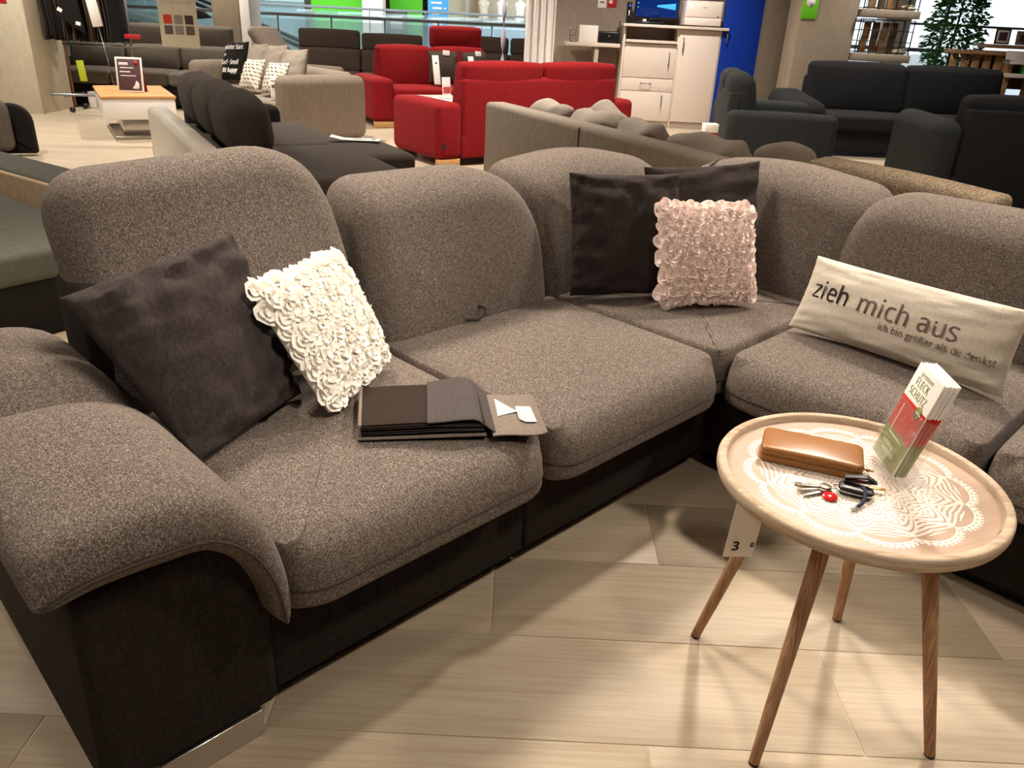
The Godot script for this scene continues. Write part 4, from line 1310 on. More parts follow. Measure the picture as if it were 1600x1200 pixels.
	for a in [[0.88, 0.30, "black cushion on leather-back sofa, leaning at the arm end"], [0.21, 0.28, "black cushion on leather-back sofa, between two others"], [-0.46, 0.29, "black cushion on leather-back sofa, endmost with sunken side"]]:
		var pb := obj("bolster_cushion", rbox(Vector3(0.635, 0.36, 0.26), 0.10, 5, 5, Vector3(0.010, 0.03, 0.02), func(q: Vector3) -> Vector3: return q + Vector3(0, 0.018 * sin(q.x * 14.0 + a[0] * 9.0) * (1.0 if q.y > 0 else 0.0) - 0.03 * exp(-pow(q.x / 0.16, 2.0)) * (1.0 if q.y > 0 else 0.0), 0)), M.ash_cloth, self, in_frame(sv, Vector3(a[0], 0.645, -0.235)), Vector3(0, 120.2, 0))
		pb.basis = Basis(Vector3.UP, deg_to_rad(120.2)) * Basis(Vector3.RIGHT, deg_to_rad(-8)) * Basis(Vector3.BACK, deg_to_rad(2))
		tag(pb, a[2], "cushion", "black cushions on the leather-back sofa")
	var pp := thing("paper_brochure", "white folded price sheet lying on the dark seat", "brochure", in_frame(sv, Vector3(0.0, 0.440, 0.66)), 4.0)
	obj("sheet", rbox(Vector3(0.36, 0.004, 0.11), 0.001, 1, 4, Vector3.ZERO, func(q: Vector3) -> Vector3: return q + Vector3(0, 0.02 * exp(-pow((q.x + 0.17) / 0.05, 2.0)), 0)), M.paper, pp, Vector3(0, 0.006, 0))
	obj("small_print", bxs([[Vector3(-0.04, 0.0092, -0.02), Vector3(0.16, 0.001, 0.006)], [Vector3(0.0, 0.0092, 0.01), Vector3(0.18, 0.001, 0.006)], [Vector3(0.13, 0.0092, -0.015), Vector3(0.03, 0.001, 0.03)]], 0.0003), M.ink_grey, pp)
	# taupe sofa seen from behind, behind the corner of the tweed sofa
	var bf := thing("taupe_sofa", "long taupe sofa seen from behind with crumpled cushions along its back", "sofa", Vector3(0.757, 0, -5.72), 117.7)
	couch(bf, {w = 2.9, d = 0.95, m = M.taupe_cloth, back_m = M.stone_cloth, arm_w = 0.22, arm_h = 0.60, seat_h = 0.42, back_h = 0.68, back_t = 0.18, n = 2, gap = 0.04, r = 0.035, arm_r = 0.05, left = false, right = false})
	obj("back_seam", rbox(Vector3(0.01, 0.60, 0.006), 0.002), M.black, bf, Vector3(-0.06, 0.37, -0.479))
	var hc := thing("seat_element", "beige-brown tweed seat element with box-edged back, close behind the corner sofa", "sofa", Vector3(1.70, 0, -3.60), 117.7)
	obj("back_cushion", rbox(Vector3(0.98, 0.36, 0.15), 0.03, 4, 4, Vector3(0.0, 0.02, 0.02)), M.tweed_beige, hc, Vector3(0, 0.57, 0), Vector3(-8, 0, 0))
	obj("seat", rbox(Vector3(0.98, 0.16, 0.7), 0.04, 3, 3, Vector3(0, 0.01, 0)), M.tweed_beige, hc, Vector3(0, 0.34, 0.25))
	obj("base", rbox(Vector3(0.94, 0.26, 0.66), 0.01), M.taupe_cloth, hc, Vector3(0, 0.13, 0.25))
	var bp := [[1.28, 0.46, "crumpled stone pillow over the taupe sofa back, farthest from the tweed sofa"], [0.92, 0.44, "pointed stone pillow between crumpled ones on the taupe sofa"], [0.62, 0.48, "crumpled stone pillow with rolled end on the taupe sofa"], [0.05, 0.44, "flat wrinkled stone pillow on the taupe sofa"], [-0.62, 0.62, "long fat stone pillow with puckered end on the taupe sofa"], [-0.98, 0.36, "stone pillow with square edge next to the tweed sofa back"]]
	for i in bp.size():
		var a: Array = bp[i]
		var s: float = a[1]
		var crease := func(q: Vector3) -> Vector3:
			var k := 0.35 + absf(q.x) / (s * 0.5)
			return q + Vector3(0, 0.012 * sin(q.x * 19.0 + i * 1.7) * (1.0 if q.y > 0.0 else 0.0) + (0.035 if i == 1 else 0.0) * clampf(1.0 - absf(q.x) / 0.12, 0, 1) * (1.0 if q.y > 0.05 else 0.0), 0.012 * k * sin(q.y * 40.0 + q.x * 9.0 + i))
		var o := obj("crumpled_pillow", rbox(Vector3(s * 1.02, 0.26, 0.21), 0.085, 5, 8, Vector3(0.01, 0.012, 0.015), crease), M.pillow_stone, self)
		o.transform = Transform3D(Basis(Vector3.UP, deg_to_rad(117.7 + (i % 3 - 1) * 3.0)) * Basis(Vector3.RIGHT, deg_to_rad(-8)), in_frame(bf, Vector3(a[0] - 0.33, 0.592, -0.12 + (0.26 if i == 1 or i == 5 else 0.0))))
		tag(o, a[2], "cushion", "pillows on the long taupe sofa")
	# grey sofa far left
	var gs := thing("grey_sofa", "grey high-back sofa with three seats behind the clothes rack", "sofa", Vector3(-5.13, 0, -11.35), 6.0)
	couch(gs, {w = 2.5, d = 0.95, m = M.grey_cloth, base_m = M.black_cloth, arm_w = 0.16, arm_h = 0.56, seat_h = 0.46, back_h = 0.78, back_t = 0.2, cushion_h = 0.76, raise = [0.27, 0.27, 0.27], n = 3, gap = 0.05, r = 0.05, headrest_z = 0.04})
	# brown sofas along the railing
	var br := thing("brown_sofa", "dark brown sofa with tall headrests in front of the mall railing", "sofa", Vector3(-2.6, 0, -13.0), 4.0)
	couch(br, {w = 2.3, d = 0.95, m = M.brown_cloth, arm_w = 0.18, arm_h = 0.58, seat_h = 0.45, back_h = 0.76, cushion_h = 0.76, raise = [0.28, 0.25], n = 2, gap = 0.05, r = 0.05, headrest_z = 0.06})
	var br2 := thing("brown_sofa", "dark brown sofa behind the red one, partly behind the white curtain", "sofa", Vector3(-0.3, 0, -12.95), 0.0)
	couch(br2, {w = 2.1, d = 0.95, m = M.brown_cloth, arm_w = 0.16, arm_h = 0.56, seat_h = 0.45, back_h = 0.78, cushion_h = 0.80, raise = [0.24, 0.24], n = 2, gap = 0.05, r = 0.05, headrest_z = 0.06})
	var rc := thing("recliner", "taupe recliner headrest tilted back beside the brown sofa", "armchair", Vector3(-3.2, 0, -11.85), 75.0)
	couch(rc, {w = 0.95, d = 0.9, m = M.taupe_cloth, arm_w = 0.14, arm_h = 0.56, seat_h = 0.45, back_h = 0.72, n = 1, gap = 0.05, r = 0.06})
	obj("headrest", rbox(Vector3(0.62, 0.42, 0.14), 0.06, 4, 3, Vector3(0, 0.01, 0.01)), M.taupe_cloth, rc, Vector3(0, 0.86, -0.47), Vector3(-38, 0, 0))
	# dark sofas on the right
	var d1 := thing("dark_sofa", "charcoal sofa seen from its side with a soft cushion on top, by the blue door", "sofa", Vector3(2.55, 0, -8.66), 83.0)
	couch(d1, {w = 1.62, d = 1.02, m = M.charcoal_cloth, arm_w = 0.22, arm_h = 0.60, seat_h = 0.43, back_h = 0.75, back_t = 0.12, cushion_h = 0.92, cushion_t = 0.24, cushion_r = 0.1, cushion_z = 0.10, n = 2, gap = 0.03, r = 0.02, arm_r = 0.06})
	var d2 := thing("dark_sofa", "charcoal two-seat sofa with rounded arms facing us below the window", "sofa", Vector3(4.68, 0, -10.15), 1.5)
	couch(d2, {w = 3.25, d = 1.05, m = M.anthracite_cloth, arm_w = 0.42, arm_h = 0.68, arm_slope = 0.1, arm_r = 0.12, seat_h = 0.46, back_h = 0.84, back_t = 0.16, cushion_h = 1.0, cushion_t = 0.22, cushion_r = 0.07, cushion_z = 0.10, n = 2, gap = 0.04, r = 0.04})
	var d3 := thing("dark_armchair", "charcoal armchair with sloping rounded arm seen from behind", "armchair", Vector3(3.98, 0, -7.25), 177.0)
	couch(d3, {w = 1.16, d = 0.98, m = M.charcoal_cloth, back_m = M.anthracite_cloth, arm_w = 0.24, arm_h = 0.70, arm_slope = -0.02, arm_r = 0.10, seat_h = 0.44, back_h = 0.80, back_t = 0.14, cushion_h = 0.90, cushion_t = 0.24, cushion_r = 0.06, cushion_z = 0.13, cushion_m = M.anthracite_cloth, n = 1, gap = 0.03, r = 0.02})
	# low grey daybed close behind the raised headrest, far left
	var db := thing("daybed", "low slate-grey daybed with pale board behind the sofa arm", "daybed", Vector3.ZERO, -33.5)
	var e := Vector3(0.834, 0, 0.552)
	var f := Vector3(-0.552, 0, 0.834)
	db.position = e * -3.31 + f * -1.88
	obj("seat", rbox(Vector3(2.0, 0.13, 1.15), 0.03, 3, 2, Vector3(0, 0.01, 0)), M.slate_cloth, db, Vector3(-1.0, 0.30, 0.575))
	obj("base", rbox(Vector3(1.98, 0.24, 1.13), 0.012, 2), M.black_cloth, db, Vector3(-1.0, 0.12, 0.575))
	obj("board", rbox(Vector3(2.0, 0.47, 0.03), 0.008, 2), M.beige_board, db, Vector3(-1.0, 0.245, -0.016))
	obj("back_rest", rbox(Vector3(2.0, 0.48, 0.24), 0.02, 3, 2), M.slate_cloth, db, Vector3(-1.0, 0.25, -0.155))
	# tub chair at the left edge
	var tc := thing("tub_chair", "brown and taupe tub chair with rounded back at the pillar", "armchair", Vector3(-4.76, 0, -6.85), 20.0)
	obj("shell", slab(dense(rrect(-0.42, 0.06, 0.35, 0.50, [0.03, 0.06, 0.12, 0.12], 6), 0.06), -0.10, 0.02, 0.03, 0.03, 0.0, 0.0, 3, 3), M.grey_cloth, tc)
	obj("inner_back", slab(dense(rrect(-0.46, 0.06, 0.12, 0.55, [0.03, 0.03, 0.10, 0.10], 6), 0.06), 0.02, 0.22, 0.03, 0.04, 0.0, 0.0, 3, 3), M.grey_cloth, tc)
	obj("seat", rbox(Vector3(0.62, 0.18, 0.55), 0.05, 3, 2), M.brown_cloth, tc, Vector3(-0.3, 0.36, 0.4))
	obj("side", slab(dense(rrect(0.0, 0.02, 0.50, 0.44, [0.02, 0.02, 0.16, 0.05], 6), 0.06), -0.22, -0.10, 0.03, 0.03, 0.0, 0.0, 3, 3), M.black_cloth, tc)
	for sx in [-0.5, 0.2]:
		obj("foot", rbox(Vector3(0.05, 0.08, 0.05), 0.004), M.black, tc, Vector3(sx, 0.04, 0.1))
		obj("foot", rbox(Vector3(0.05, 0.27, 0.05), 0.004), M.black, tc, Vector3(sx, 0.135, 0.55))

# ------------------------------------------------------------------ office corner: cabinet, printer, screen, blue door
func handle(parent: Node, at: Vector3, upright: bool) -> void:
	var a := 0.07
	var b := 0.05
	var pts := [Vector3(-a, 0, 0), Vector3(-a, 0, b), Vector3(a, 0, b), Vector3(a, 0, 0)]
	if upright:
		pts = [Vector3(0, -a, 0), Vector3(0, -a, b), Vector3(0, a, b), Vector3(0, a, 0)]
	obj("handle", tube(pts, 0.008, 6), M.steel, parent, at)

func build_office_corner() -> void:
	struct("wall_office", rbox(Vector3(3.2, 3.5, 0.15), 0.01), M.wall_brown, Vector3(1.95, 1.65, -12.35))
	var c := thing("office_cabinet", "white office cabinet with doors, drawer and bar handles", "cabinet", Vector3(1.95, 0, -11.95), 0.0)
	obj("carcass", bxs([[Vector3(-0.655, 0.64, 0), Vector3(0.03, 1.28, 0.5)], [Vector3(0.645, 0.64, 0), Vector3(0.03, 1.28, 0.5)], [Vector3(0.085, 0.64, 0), Vector3(0.03, 1.28, 0.5)], [Vector3(0, 0.64, -0.24), Vector3(1.3, 1.28, 0.02)], [Vector3(0, 0.04, 0), Vector3(1.3, 0.08, 0.46)], [Vector3(-0.28, 1.04, 0), Vector3(0.72, 0.03, 0.48)]]), M.cabinet_white, c)
	obj("worktop", rbox(Vector3(1.42, 0.035, 0.6), 0.005), M.cabinet_white, c, Vector3(0.02, 1.30, 0.03))
	obj("pull_out_shelf", rbox(Vector3(0.70, 0.035, 0.30), 0.004), M.cabinet_white, c, Vector3(-0.285, 1.105, 0.16))
	var dm: Material = M.cabinet_white
	var d1 := obj("door", rbox(Vector3(0.715, 0.43, 0.02), 0.004), dm, c, Vector3(-0.285, 0.86, 0.26))
	handle(d1, Vector3(0.26, 0.04, 0.01), true)
	var d2 := obj("drawer", rbox(Vector3(0.715, 0.165, 0.02), 0.004), dm, c, Vector3(-0.285, 0.555, 0.26))
	handle(d2, Vector3(-0.02, 0.02, 0.01), false)
	var d3 := obj("door", rbox(Vector3(0.715, 0.385, 0.02), 0.004), dm, c, Vector3(-0.285, 0.275, 0.26))
	handle(d3, Vector3(0.22, 0.08, 0.01), true)
	var d4 := obj("door", rbox(Vector3(0.545, 1.19, 0.02), 0.004), dm, c, Vector3(0.365, 0.68, 0.26))
	handle(d4, Vector3(-0.22, 0.42, 0.01), true)
	var sh := thing("side_shelf", "narrow cream shelf board on a leg beside the cabinet", "shelf", Vector3(0.88, 0, -12.0))
	obj("board", rbox(Vector3(0.76, 0.05, 0.42), 0.006), M.cabinet_white, sh, Vector3(0, 1.03, 0))
	obj("upright", rbox(Vector3(0.06, 1.0, 0.36), 0.004), M.shelf_grey, sh, Vector3(0.06, 0.505, 0))
	obj("back_panel", rbox(Vector3(0.30, 1.0, 0.02), 0.004), M.wall_brown, sh, Vector3(0.24, 0.505, -0.16))
	var pbx := obj("paper_box", rbox(Vector3(0.26, 0.215, 0.2), 0.006), M.white_paint, self, Vector3(0.81, 1.163, -11.93))
	tag(pbx, "white paper box standing on the cream shelf board", "box")
	var rk := thing("letter_tray", "small wire letter tray at the shelf end", "letter tray", Vector3(0.60, 1.055, -11.95))
	for k in 3:
		obj("tier", rbox(Vector3(0.09, 0.008, 0.2), 0.002), M.steel, rk, Vector3(0, 0.01 + k * 0.07, 0))
	obj("post", tube([Vector3(0.04, 0, 0.08), Vector3(0.04, 0.22, 0.08)], 0.005, 6), M.steel, rk)
	obj("post", tube([Vector3(-0.04, 0, 0.08), Vector3(-0.04, 0.22, 0.08)], 0.005, 6), M.steel, rk)
	var bx := thing("label_printer", "black desk device on the cream shelf board", "device", Vector3(1.10, 1.055, -11.98))
	obj("body", rbox(Vector3(0.28, 0.15, 0.22), 0.02, 2), M.black_plastic, bx, Vector3(0, 0.076, 0))
	obj("button", rbox(Vector3(0.02, 0.02, 0.006), 0.002), M.steel, bx, Vector3(0.0, 0.09, 0.112))
	obj("cable", tube([Vector3(0.12, 0.1, 0.05), Vector3(0.14, 0.2, 0.02), Vector3(0.15, 0.27, -0.02), Vector3(0.155, 0.29, -0.05)], 0.006, 6), M.black_plastic, bx)
	var mo := thing("computer_monitor", "computer screen with bright blue desktop picture on the cabinet", "monitor", Vector3(1.72, 1.3175, -11.9), -4.0)
	obj("bezel", rbox(Vector3(0.60, 0.37, 0.035), 0.008, 2), M.black_plastic, mo, Vector3(0, 0.26, 0))
	obj("screen", rbox(Vector3(0.565, 0.335, 0.004), 0.001), M.screen_blue, mo, Vector3(0, 0.262, 0.0175))
	obj("desktop_picture", slab(rpoly([Vector2(0.0, 0.20), Vector2(0.25, 0.17), Vector2(0.25, 0.25), Vector2(0.0, 0.22)], [0, 0, 0, 0]), 0.0, 0.0005, 0.0001, 0.0001, 0, 0, 1, 1), M.screen_ray, mo, Vector3(0, 0.02, 0.0198))
	obj("icons", bxs([[Vector3(-0.255, 0.36, 0.02), Vector3(0.014, 0.014, 0.001)], [Vector3(-0.255, 0.31, 0.02), Vector3(0.014, 0.014, 0.001)], [Vector3(-0.255, 0.26, 0.02), Vector3(0.014, 0.014, 0.001)], [Vector3(-0.255, 0.21, 0.02), Vector3(0.014, 0.014, 0.001)]], 0.0003), M.paper, mo)
	obj("neck", rbox(Vector3(0.06, 0.10, 0.03), 0.005), M.black_plastic, mo, Vector3(0, 0.055, -0.02))
	obj("foot", rbox(Vector3(0.24, 0.015, 0.16), 0.006), M.black_plastic, mo, Vector3(0, 0.0078, 0))
	var glow := AreaLight3D.new()
	glow.name = "screen_light"
	mo.add_child(glow, true)
	glow.position = Vector3(0, 0.262, 0.03)
	glow.rotation_degrees = Vector3(0, 180, 0)
	glow.area_size = Vector2(0.55, 0.33)
	glow.light_color = Color(0.25, 0.5, 1.0)
	glow.light_energy = 0.1
	glow.area_range = 12.0
	glow.shadow_enabled = true
	var ro := thing("router", "slim black upright device with blue light beside the monitor", "device", Vector3(1.34, 1.3175, -11.85))
	obj("body", rbox(Vector3(0.06, 0.27, 0.14), 0.02, 3), M.black_plastic, ro, Vector3(0, 0.136, 0))
	obj("status_light", rbox(Vector3(0.024, 0.024, 0.004), 0.002), M.led_blue, ro, Vector3(0, 0.22, 0.071))
	obj("label_strip", rbox(Vector3(0.012, 0.07, 0.003), 0.001), M.paper, ro, Vector3(-0.005, 0.13, 0.071))
	var kb := thing("desk_clutter_tray", "black tray with small white and dark office things before the monitor", "desk tray", Vector3(1.60, 1.3175, -11.70))
	obj("tray", rbox(Vector3(0.40, 0.03, 0.14), 0.006), M.black_plastic, kb, Vector3(0, 0.0155, 0))
	obj("eraser", rbox(Vector3(0.05, 0.03, 0.04), 0.008, 2), M.paper, kb, Vector3(-0.06, 0.046, 0))
	obj("stapler", rbox(Vector3(0.16, 0.05, 0.045), 0.012, 2), M.black_plastic, kb, Vector3(0.08, 0.055, 0.0), Vector3(0, 12, 0))
	var pr := thing("laser_printer", "white laser printer on the right end of the cabinet top", "printer", Vector3(2.32, 1.3175, -11.85))
	obj("body", rbox(Vector3(0.50, 0.30, 0.40), 0.018, 2), M.printer_shell, pr, Vector3(0, 0.165, 0))
	obj("paper_drawer", rbox(Vector3(0.48, 0.085, 0.03), 0.006), M.printer_shell, pr, Vector3(0, 0.058, 0.197))
	obj("front_flap", rbox(Vector3(0.46, 0.17, 0.015), 0.006), M.printer_shell, pr, Vector3(0, 0.20, 0.2))
	obj("drawer_grip", rbox(Vector3(0.14, 0.018, 0.02), 0.004), M.shelf_grey, pr, Vector3(0, 0.02, 0.212))
	obj("badge", rbox(Vector3(0.05, 0.014, 0.004), 0.001), M.shelf_grey, pr, Vector3(0, 0.235, 0.2085))
	obj("power_button", lathe([Vector2(0, 0), Vector2(0.01, 0), Vector2(0.01, 0.004), Vector2(0, 0.005)], 14), M.black_plastic, pr, Vector3(0.19, 0.13, 0.207), Vector3(90, 0, 0))
	obj("instruction_sticker", rbox(Vector3(0.05, 0.08, 0.002), 0.0005), M.paper, pr, Vector3(-0.17, 0.24, 0.209))
	obj("paper_lid", rbox(Vector3(0.40, 0.02, 0.3), 0.006), M.plum, pr, Vector3(0, 0.325, -0.02))
	var nt := thing("wall_note", "white notice pinned to the brown wall above the shelf", "notice", Vector3(1.0, 1.56, -12.27))
	obj("sheet", rbox(Vector3(0.12, 0.12, 0.003), 0.001), M.paper, nt)
	obj("print_mark", rbox(Vector3(0.06, 0.02, 0.002), 0.0005), M.ink_grey, nt, Vector3(0, 0.01, 0.002))
	var nt2 := thing("wall_note", "red and pink notice pinned beside the white one", "notice", Vector3(1.14, 1.57, -12.27))
	obj("sheet", rbox(Vector3(0.13, 0.12, 0.003), 0.001), M.signal_red, nt2)
	obj("print_mark", rbox(Vector3(0.05, 0.04, 0.002), 0.0005), M.pink_ribbon, nt2, Vector3(-0.02, 0.01, 0.002))
	# blue door with its handle
	var bd := struct("door_1", rbox(Vector3(0.52, 2.2, 0.06), 0.006), M.blue_door, Vector3(2.87, 1.1, -11.72))
	bd.set_meta("label", "deep blue door with bar handle beside the cabinet")
	obj("handle", tube([Vector3(0, -0.08, 0.03), Vector3(0, -0.08, 0.06), Vector3(0, 0.08, 0.06), Vector3(0, 0.08, 0.03)], 0.008, 6), M.steel, bd, Vector3(-0.19, 0.1, 0))
	var bx2 := thing("sweet_box", "white and red carton with yellow edge beside the charcoal sofa", "box", Vector3(1.80, 0, -8.0), 8.0)
	obj("post", rbox(Vector3(0.03, 0.34, 0.03), 0.003), M.black, bx2, Vector3(0, 0.17, 0))
	obj("carton", rbox(Vector3(0.13, 0.20, 0.10), 0.006), M.signal_red, bx2, Vector3(0, 0.36, 0))
	obj("white_band", rbox(Vector3(0.134, 0.08, 0.104), 0.004), M.paper, bx2, Vector3(0, 0.43, 0))
	obj("yellow_edge", rbox(Vector3(0.012, 0.11, 0.106), 0.002), M.leaflet_orange, bx2, Vector3(-0.062, 0.33, 0))
	# pillar on the right with the green sign
	struct("wall_recess", rbox(Vector3(0.32, 3.5, 0.9), 0.01), M.wall_dark, Vector3(3.28, 1.65, -11.95))
	struct("column_right", rbox(Vector3(0.72, 3.5, 0.8), 0.012), M.wall_brown, Vector3(3.76, 1.65, -11.4))
	var gsn := thing("green_sign", "bright green sign with a white round mark on the pillar", "sign", Vector3(3.50, 1.62, -10.99))
	obj("plate", rbox(Vector3(0.20, 0.30, 0.006), 0.001), M.lime, gsn)
	obj("mark", lathe([Vector2(0, 0), Vector2(0.055, 0), Vector2(0.055, 0.002), Vector2(0, 0.003)], 28), M.paper, gsn, Vector3(0, 0.04, 0.003), Vector3(90, 0, 0))
	# curtain and twisted ribbon
	var fold := func(s: float, q: float) -> Vector3:
		return Vector3(0.14 + 0.20 * s, lerpf(0.02, 3.2, (q + 1.0) / 2.0), -11.6 + 0.022 * sin(s * 13.0) + 0.008 * sin(s * 29.0 + q))
	var cu := obj("curtain", puff(60, 6, fold, func(_s: float, _q: float) -> Vector2: return Vector2(0.0015, 0.0015)), M.sheer, self)
	tag(cu, "white sheer curtain hanging beside the brown wall", "curtain")
	var tw := func(s: float, q: float) -> Vector3:
		var y := lerpf(0.0, 3.3, (q + 1.0) / 2.0)
		return Vector3(-0.36 + 0.035 * s * cos(y * 9.0), y, -11.9 + 0.035 * s * sin(y * 9.0))
	var rb2 := obj("twisted_ribbon", puff(4, 80, tw, func(_s: float, _q: float) -> Vector2: return Vector2(0.002, 0.002)), M.ribbon_lilac, self)
	tag(rb2, "silver twisted ribbon hanging from the ceiling beside the curtain", "ribbon")

# ------------------------------------------------------------------ left corner: pillar, clothes rack, coffee table, sample board
func build_left_corner() -> void:
	struct("column_left", rbox(Vector3(0.9, 3.5, 0.7), 0.012), M.column_cream, Vector3(-6.29, 1.65, -10.25))
	struct("column_back", rbox(Vector3(0.40, 3.5, 0.5), 0.012), M.wall_taupe, Vector3(-4.42, 1.65, -12.75))
	struct("column_edge", rbox(Vector3(0.15, 3.5, 0.5), 0.012), M.white_paint, Vector3(-4.14, 1.65, -12.75))
	var sg := obj("red_sticker", rbox(Vector3(0.12, 0.10, 0.003), 0.001), M.signal_red, self, Vector3(-6.08, 1.25, -9.897))
	tag(sg, "small red sticker on the cream pillar", "sign")
	var rk := thing("clothes_rack", "rolling metal rack holding upholstery sample hangers", "rack", Vector3(-5.36, 0, -10.35), 0.0)
	obj("upright", tube([Vector3(-0.32, 0.06, 0), Vector3(-0.32, 1.75, 0)], 0.012, 10), M.copper, rk)
	obj("upright", tube([Vector3(0.45, 0.06, -0.1), Vector3(0.45, 1.75, -0.1)], 0.016, 10), M.steel, rk)
	obj("rail", tube([Vector3(-0.5, 1.55, 0.0), Vector3(0.6, 1.55, 0.0)], 0.014, 10), M.steel, rk)
	obj("lower_bar", tube([Vector3(-0.35, 0.775, 0), Vector3(0.55, 0.775, -0.1)], 0.012, 8), M.steel, rk)
	obj("base_bar", tube([Vector3(-0.55, 0.06, 0.28), Vector3(-0.55, 0.19, 0.26), Vector3(-0.5, 0.21, 0.24), Vector3(0.5, 0.21, 0.1)], 0.016, 8), M.steel, rk)
	obj("base_bar", tube([Vector3(-0.32, 0.19, 0.20), Vector3(-0.32, 0.19, -0.25)], 0.016, 8), M.steel, rk)
	for q in [Vector3(-0.55, 0, 0.28), Vector3(-0.32, 0, -0.22), Vector3(0.45, 0, -0.1), Vector3(-0.26, 0, 0.2)]:
		obj("wheel", lathe([Vector2(0, 0.0), Vector2(0.03, 0.012), Vector2(0.036, 0.035), Vector2(0.03, 0.058), Vector2(0, 0.07)], 14), M.wire_black, rk, q)
	# sample hangers, each one a thing
	rng.seed = 19
	var shapes := []
	for k in 3:
		var tilt := 0.03 * (k - 1)
		shapes.append(slab(dense(rpoly([Vector2(-0.17 + tilt, -0.68 + 0.02 * k), Vector2(0.17 + tilt, -0.66), Vector2(0.16, 0.0), Vector2(-0.16, 0.0)], [0.01, 0.01, 0.01, 0.01], 2), 0.12), -0.007, 0.007, 0.003, 0.003, 0.0, 0.0, 2, 2, func(p: Vector3) -> Vector3: return p + Vector3(0, 0, 0.009 * sin(p.y * 9.0) + 0.004 * sin(p.x * 20.0))))
	for k in 34:
		var f := k / 33.0
		var at := Vector3(-5.36, 0, -10.35) + Vector3(lerpf(-0.46, 0.385, f) + (-0.028 if f < 0.16 else 0.025 * (1.0 - f)), 1.50, 0.0)
		var h := thing("sample_hanger", "%s upholstery sample hanging on the metal rack" % ["black cloth", "bark-brown cloth", "black cloth", "dark brown cloth", "black cloth", "charcoal cloth", "dark brown leather"][k % 7], "fabric sample", at, 78.0 + rng.randf_range(-1.5, 1.5), "fabric samples on the rack")
		obj("cloth", shapes[k % 3], [M.black_cloth, M.bark, M.black_cloth, M.brown_cloth, M.black_cloth, M.charcoal_cloth, M.brown_leather][k % 7], h)
		if k % 2 == 0:
			obj("label", rbox(Vector3(0.05, 0.03, 0.004), 0.001), M.paper, h, Vector3(0.10, -0.58 + 0.02 * (k % 3), 0.010))
		obj("hook", tube([Vector3(0, -0.01, 0), Vector3(0.024, 0.03, 0), Vector3(0.024, 0.06, 0), Vector3(0, 0.074, 0), Vector3(-0.022, 0.062, 0)], 0.0035, 6), M.oak if k % 3 == 0 else M.steel, h)
		obj("hanger_bar", rbox(Vector3(0.30, 0.03, 0.016), 0.006), M.oak, h, Vector3(0, 0.0, 0))
	var wide := thing("sample_hanger", "black wedge-shaped cloth sample hanging across the others", "fabric sample", Vector3(-5.42, 1.46, -10.08), 8.0)
	obj("cloth", slab(dense(rpoly([Vector2(-0.15, -0.36), Vector2(0.16, -0.56), Vector2(0.10, 0.02), Vector2(0.03, 0.02)], [0.01, 0.01, 0.01, 0.01], 2), 0.12), -0.008, 0.008, 0.004, 0.004, 0, 0, 2, 2), M.black_cloth, wide)
	obj("label", rbox(Vector3(0.055, 0.04, 0.003), 0.001), M.paper, wide, Vector3(0.09, -0.44, 0.01), Vector3(0, 0, -12))
	obj("label", rbox(Vector3(0.055, 0.04, 0.003), 0.001), M.paper, wide, Vector3(-0.09, -0.30, 0.01), Vector3(0, 0, -30))
	obj("red_trim", rbox(Vector3(0.2, 0.05, 0.02), 0.005), M.signal_red, rk, Vector3(0.56, 0.90, 0.06))
	var yg := obj("green_card", rbox(Vector3(0.09, 0.24, 0.005), 0.001), M.yellow_green, self, Vector3(-5.5, 0.48, -10.3), Vector3(0, 0, 4))
	tag(yg, "yellow-green card hanging on the rack upright", "card")
	var card := thing("white_card", "long white price card hanging on a thin cord before the rack", "price tag", Vector3(-4.72, 1.02, -9.3), 6.0)
	obj("card", rbox(Vector3(0.11, 0.27, 0.004), 0.001), M.paper, card, Vector3(0, 0.135, 0), Vector3(0, 0, 7))
	obj("cord", tube([Vector3(0.02, 0.27, 0), Vector3(0.02, 2.3, 0)], 0.003, 5), M.steel, card)
	obj("cord", tube([Vector3(0.02, 0.0, 0), Vector3(0.10, -0.33, 0.1), Vector3(0.16, -0.58, 0.2)], 0.003, 5), M.steel, card)
	# white coffee table with oak top
	var t := thing("coffee_table", "white coffee table with oak plank top and mirrored base", "table", Vector3(-4.2, 0, -8.82), 30.0)
	obj("body", rbox(Vector3(0.68, 0.20, 1.20), 0.006), M.white_gloss, t, Vector3(0, 0.30, 0))
	for k in 5:
		obj("top_plank", rbox(Vector3(0.70, 0.025, 0.242), 0.003), M.oak, t, Vector3(0, 0.413, -0.488 + k * 0.244))
	obj("pedestal", rbox(Vector3(0.42, 0.17, 0.80), 0.004), M.chrome, t, Vector3(0.04, 0.115, 0.0))
	obj("plinth", rbox(Vector3(0.56, 0.03, 1.04), 0.004), M.chrome, t, Vector3(0.02, 0.016, 0.0))
	var s := thing("table_sign", "framed plum-coloured leaflet sign standing on the oak table top", "sign", in_frame(t, Vector3(-0.02, 0.4265, 0.18)), 10.0)
	obj("frame", rbox(Vector3(0.26, 0.34, 0.012), 0.003), M.paper, s, Vector3(0, 0.17, 0), Vector3(-10, 0, 0))
	obj("poster", rbox(Vector3(0.225, 0.305, 0.003), 0.001), M.plum, s, Vector3(0, 0.17, 0.007), Vector3(-10, 0, 0))
	for k in 4:
		obj("text_line", rbox(Vector3([0.09, 0.13, 0.10, 0.15][k], [0.026, 0.010, 0.012, 0.008][k], 0.001), 0.0003), M.paper, s, Vector3([-0.05, -0.02, -0.04, -0.01][k], 0.275 - k * 0.038, -0.009 + k * 0.0068), Vector3(-10, 0, 0))
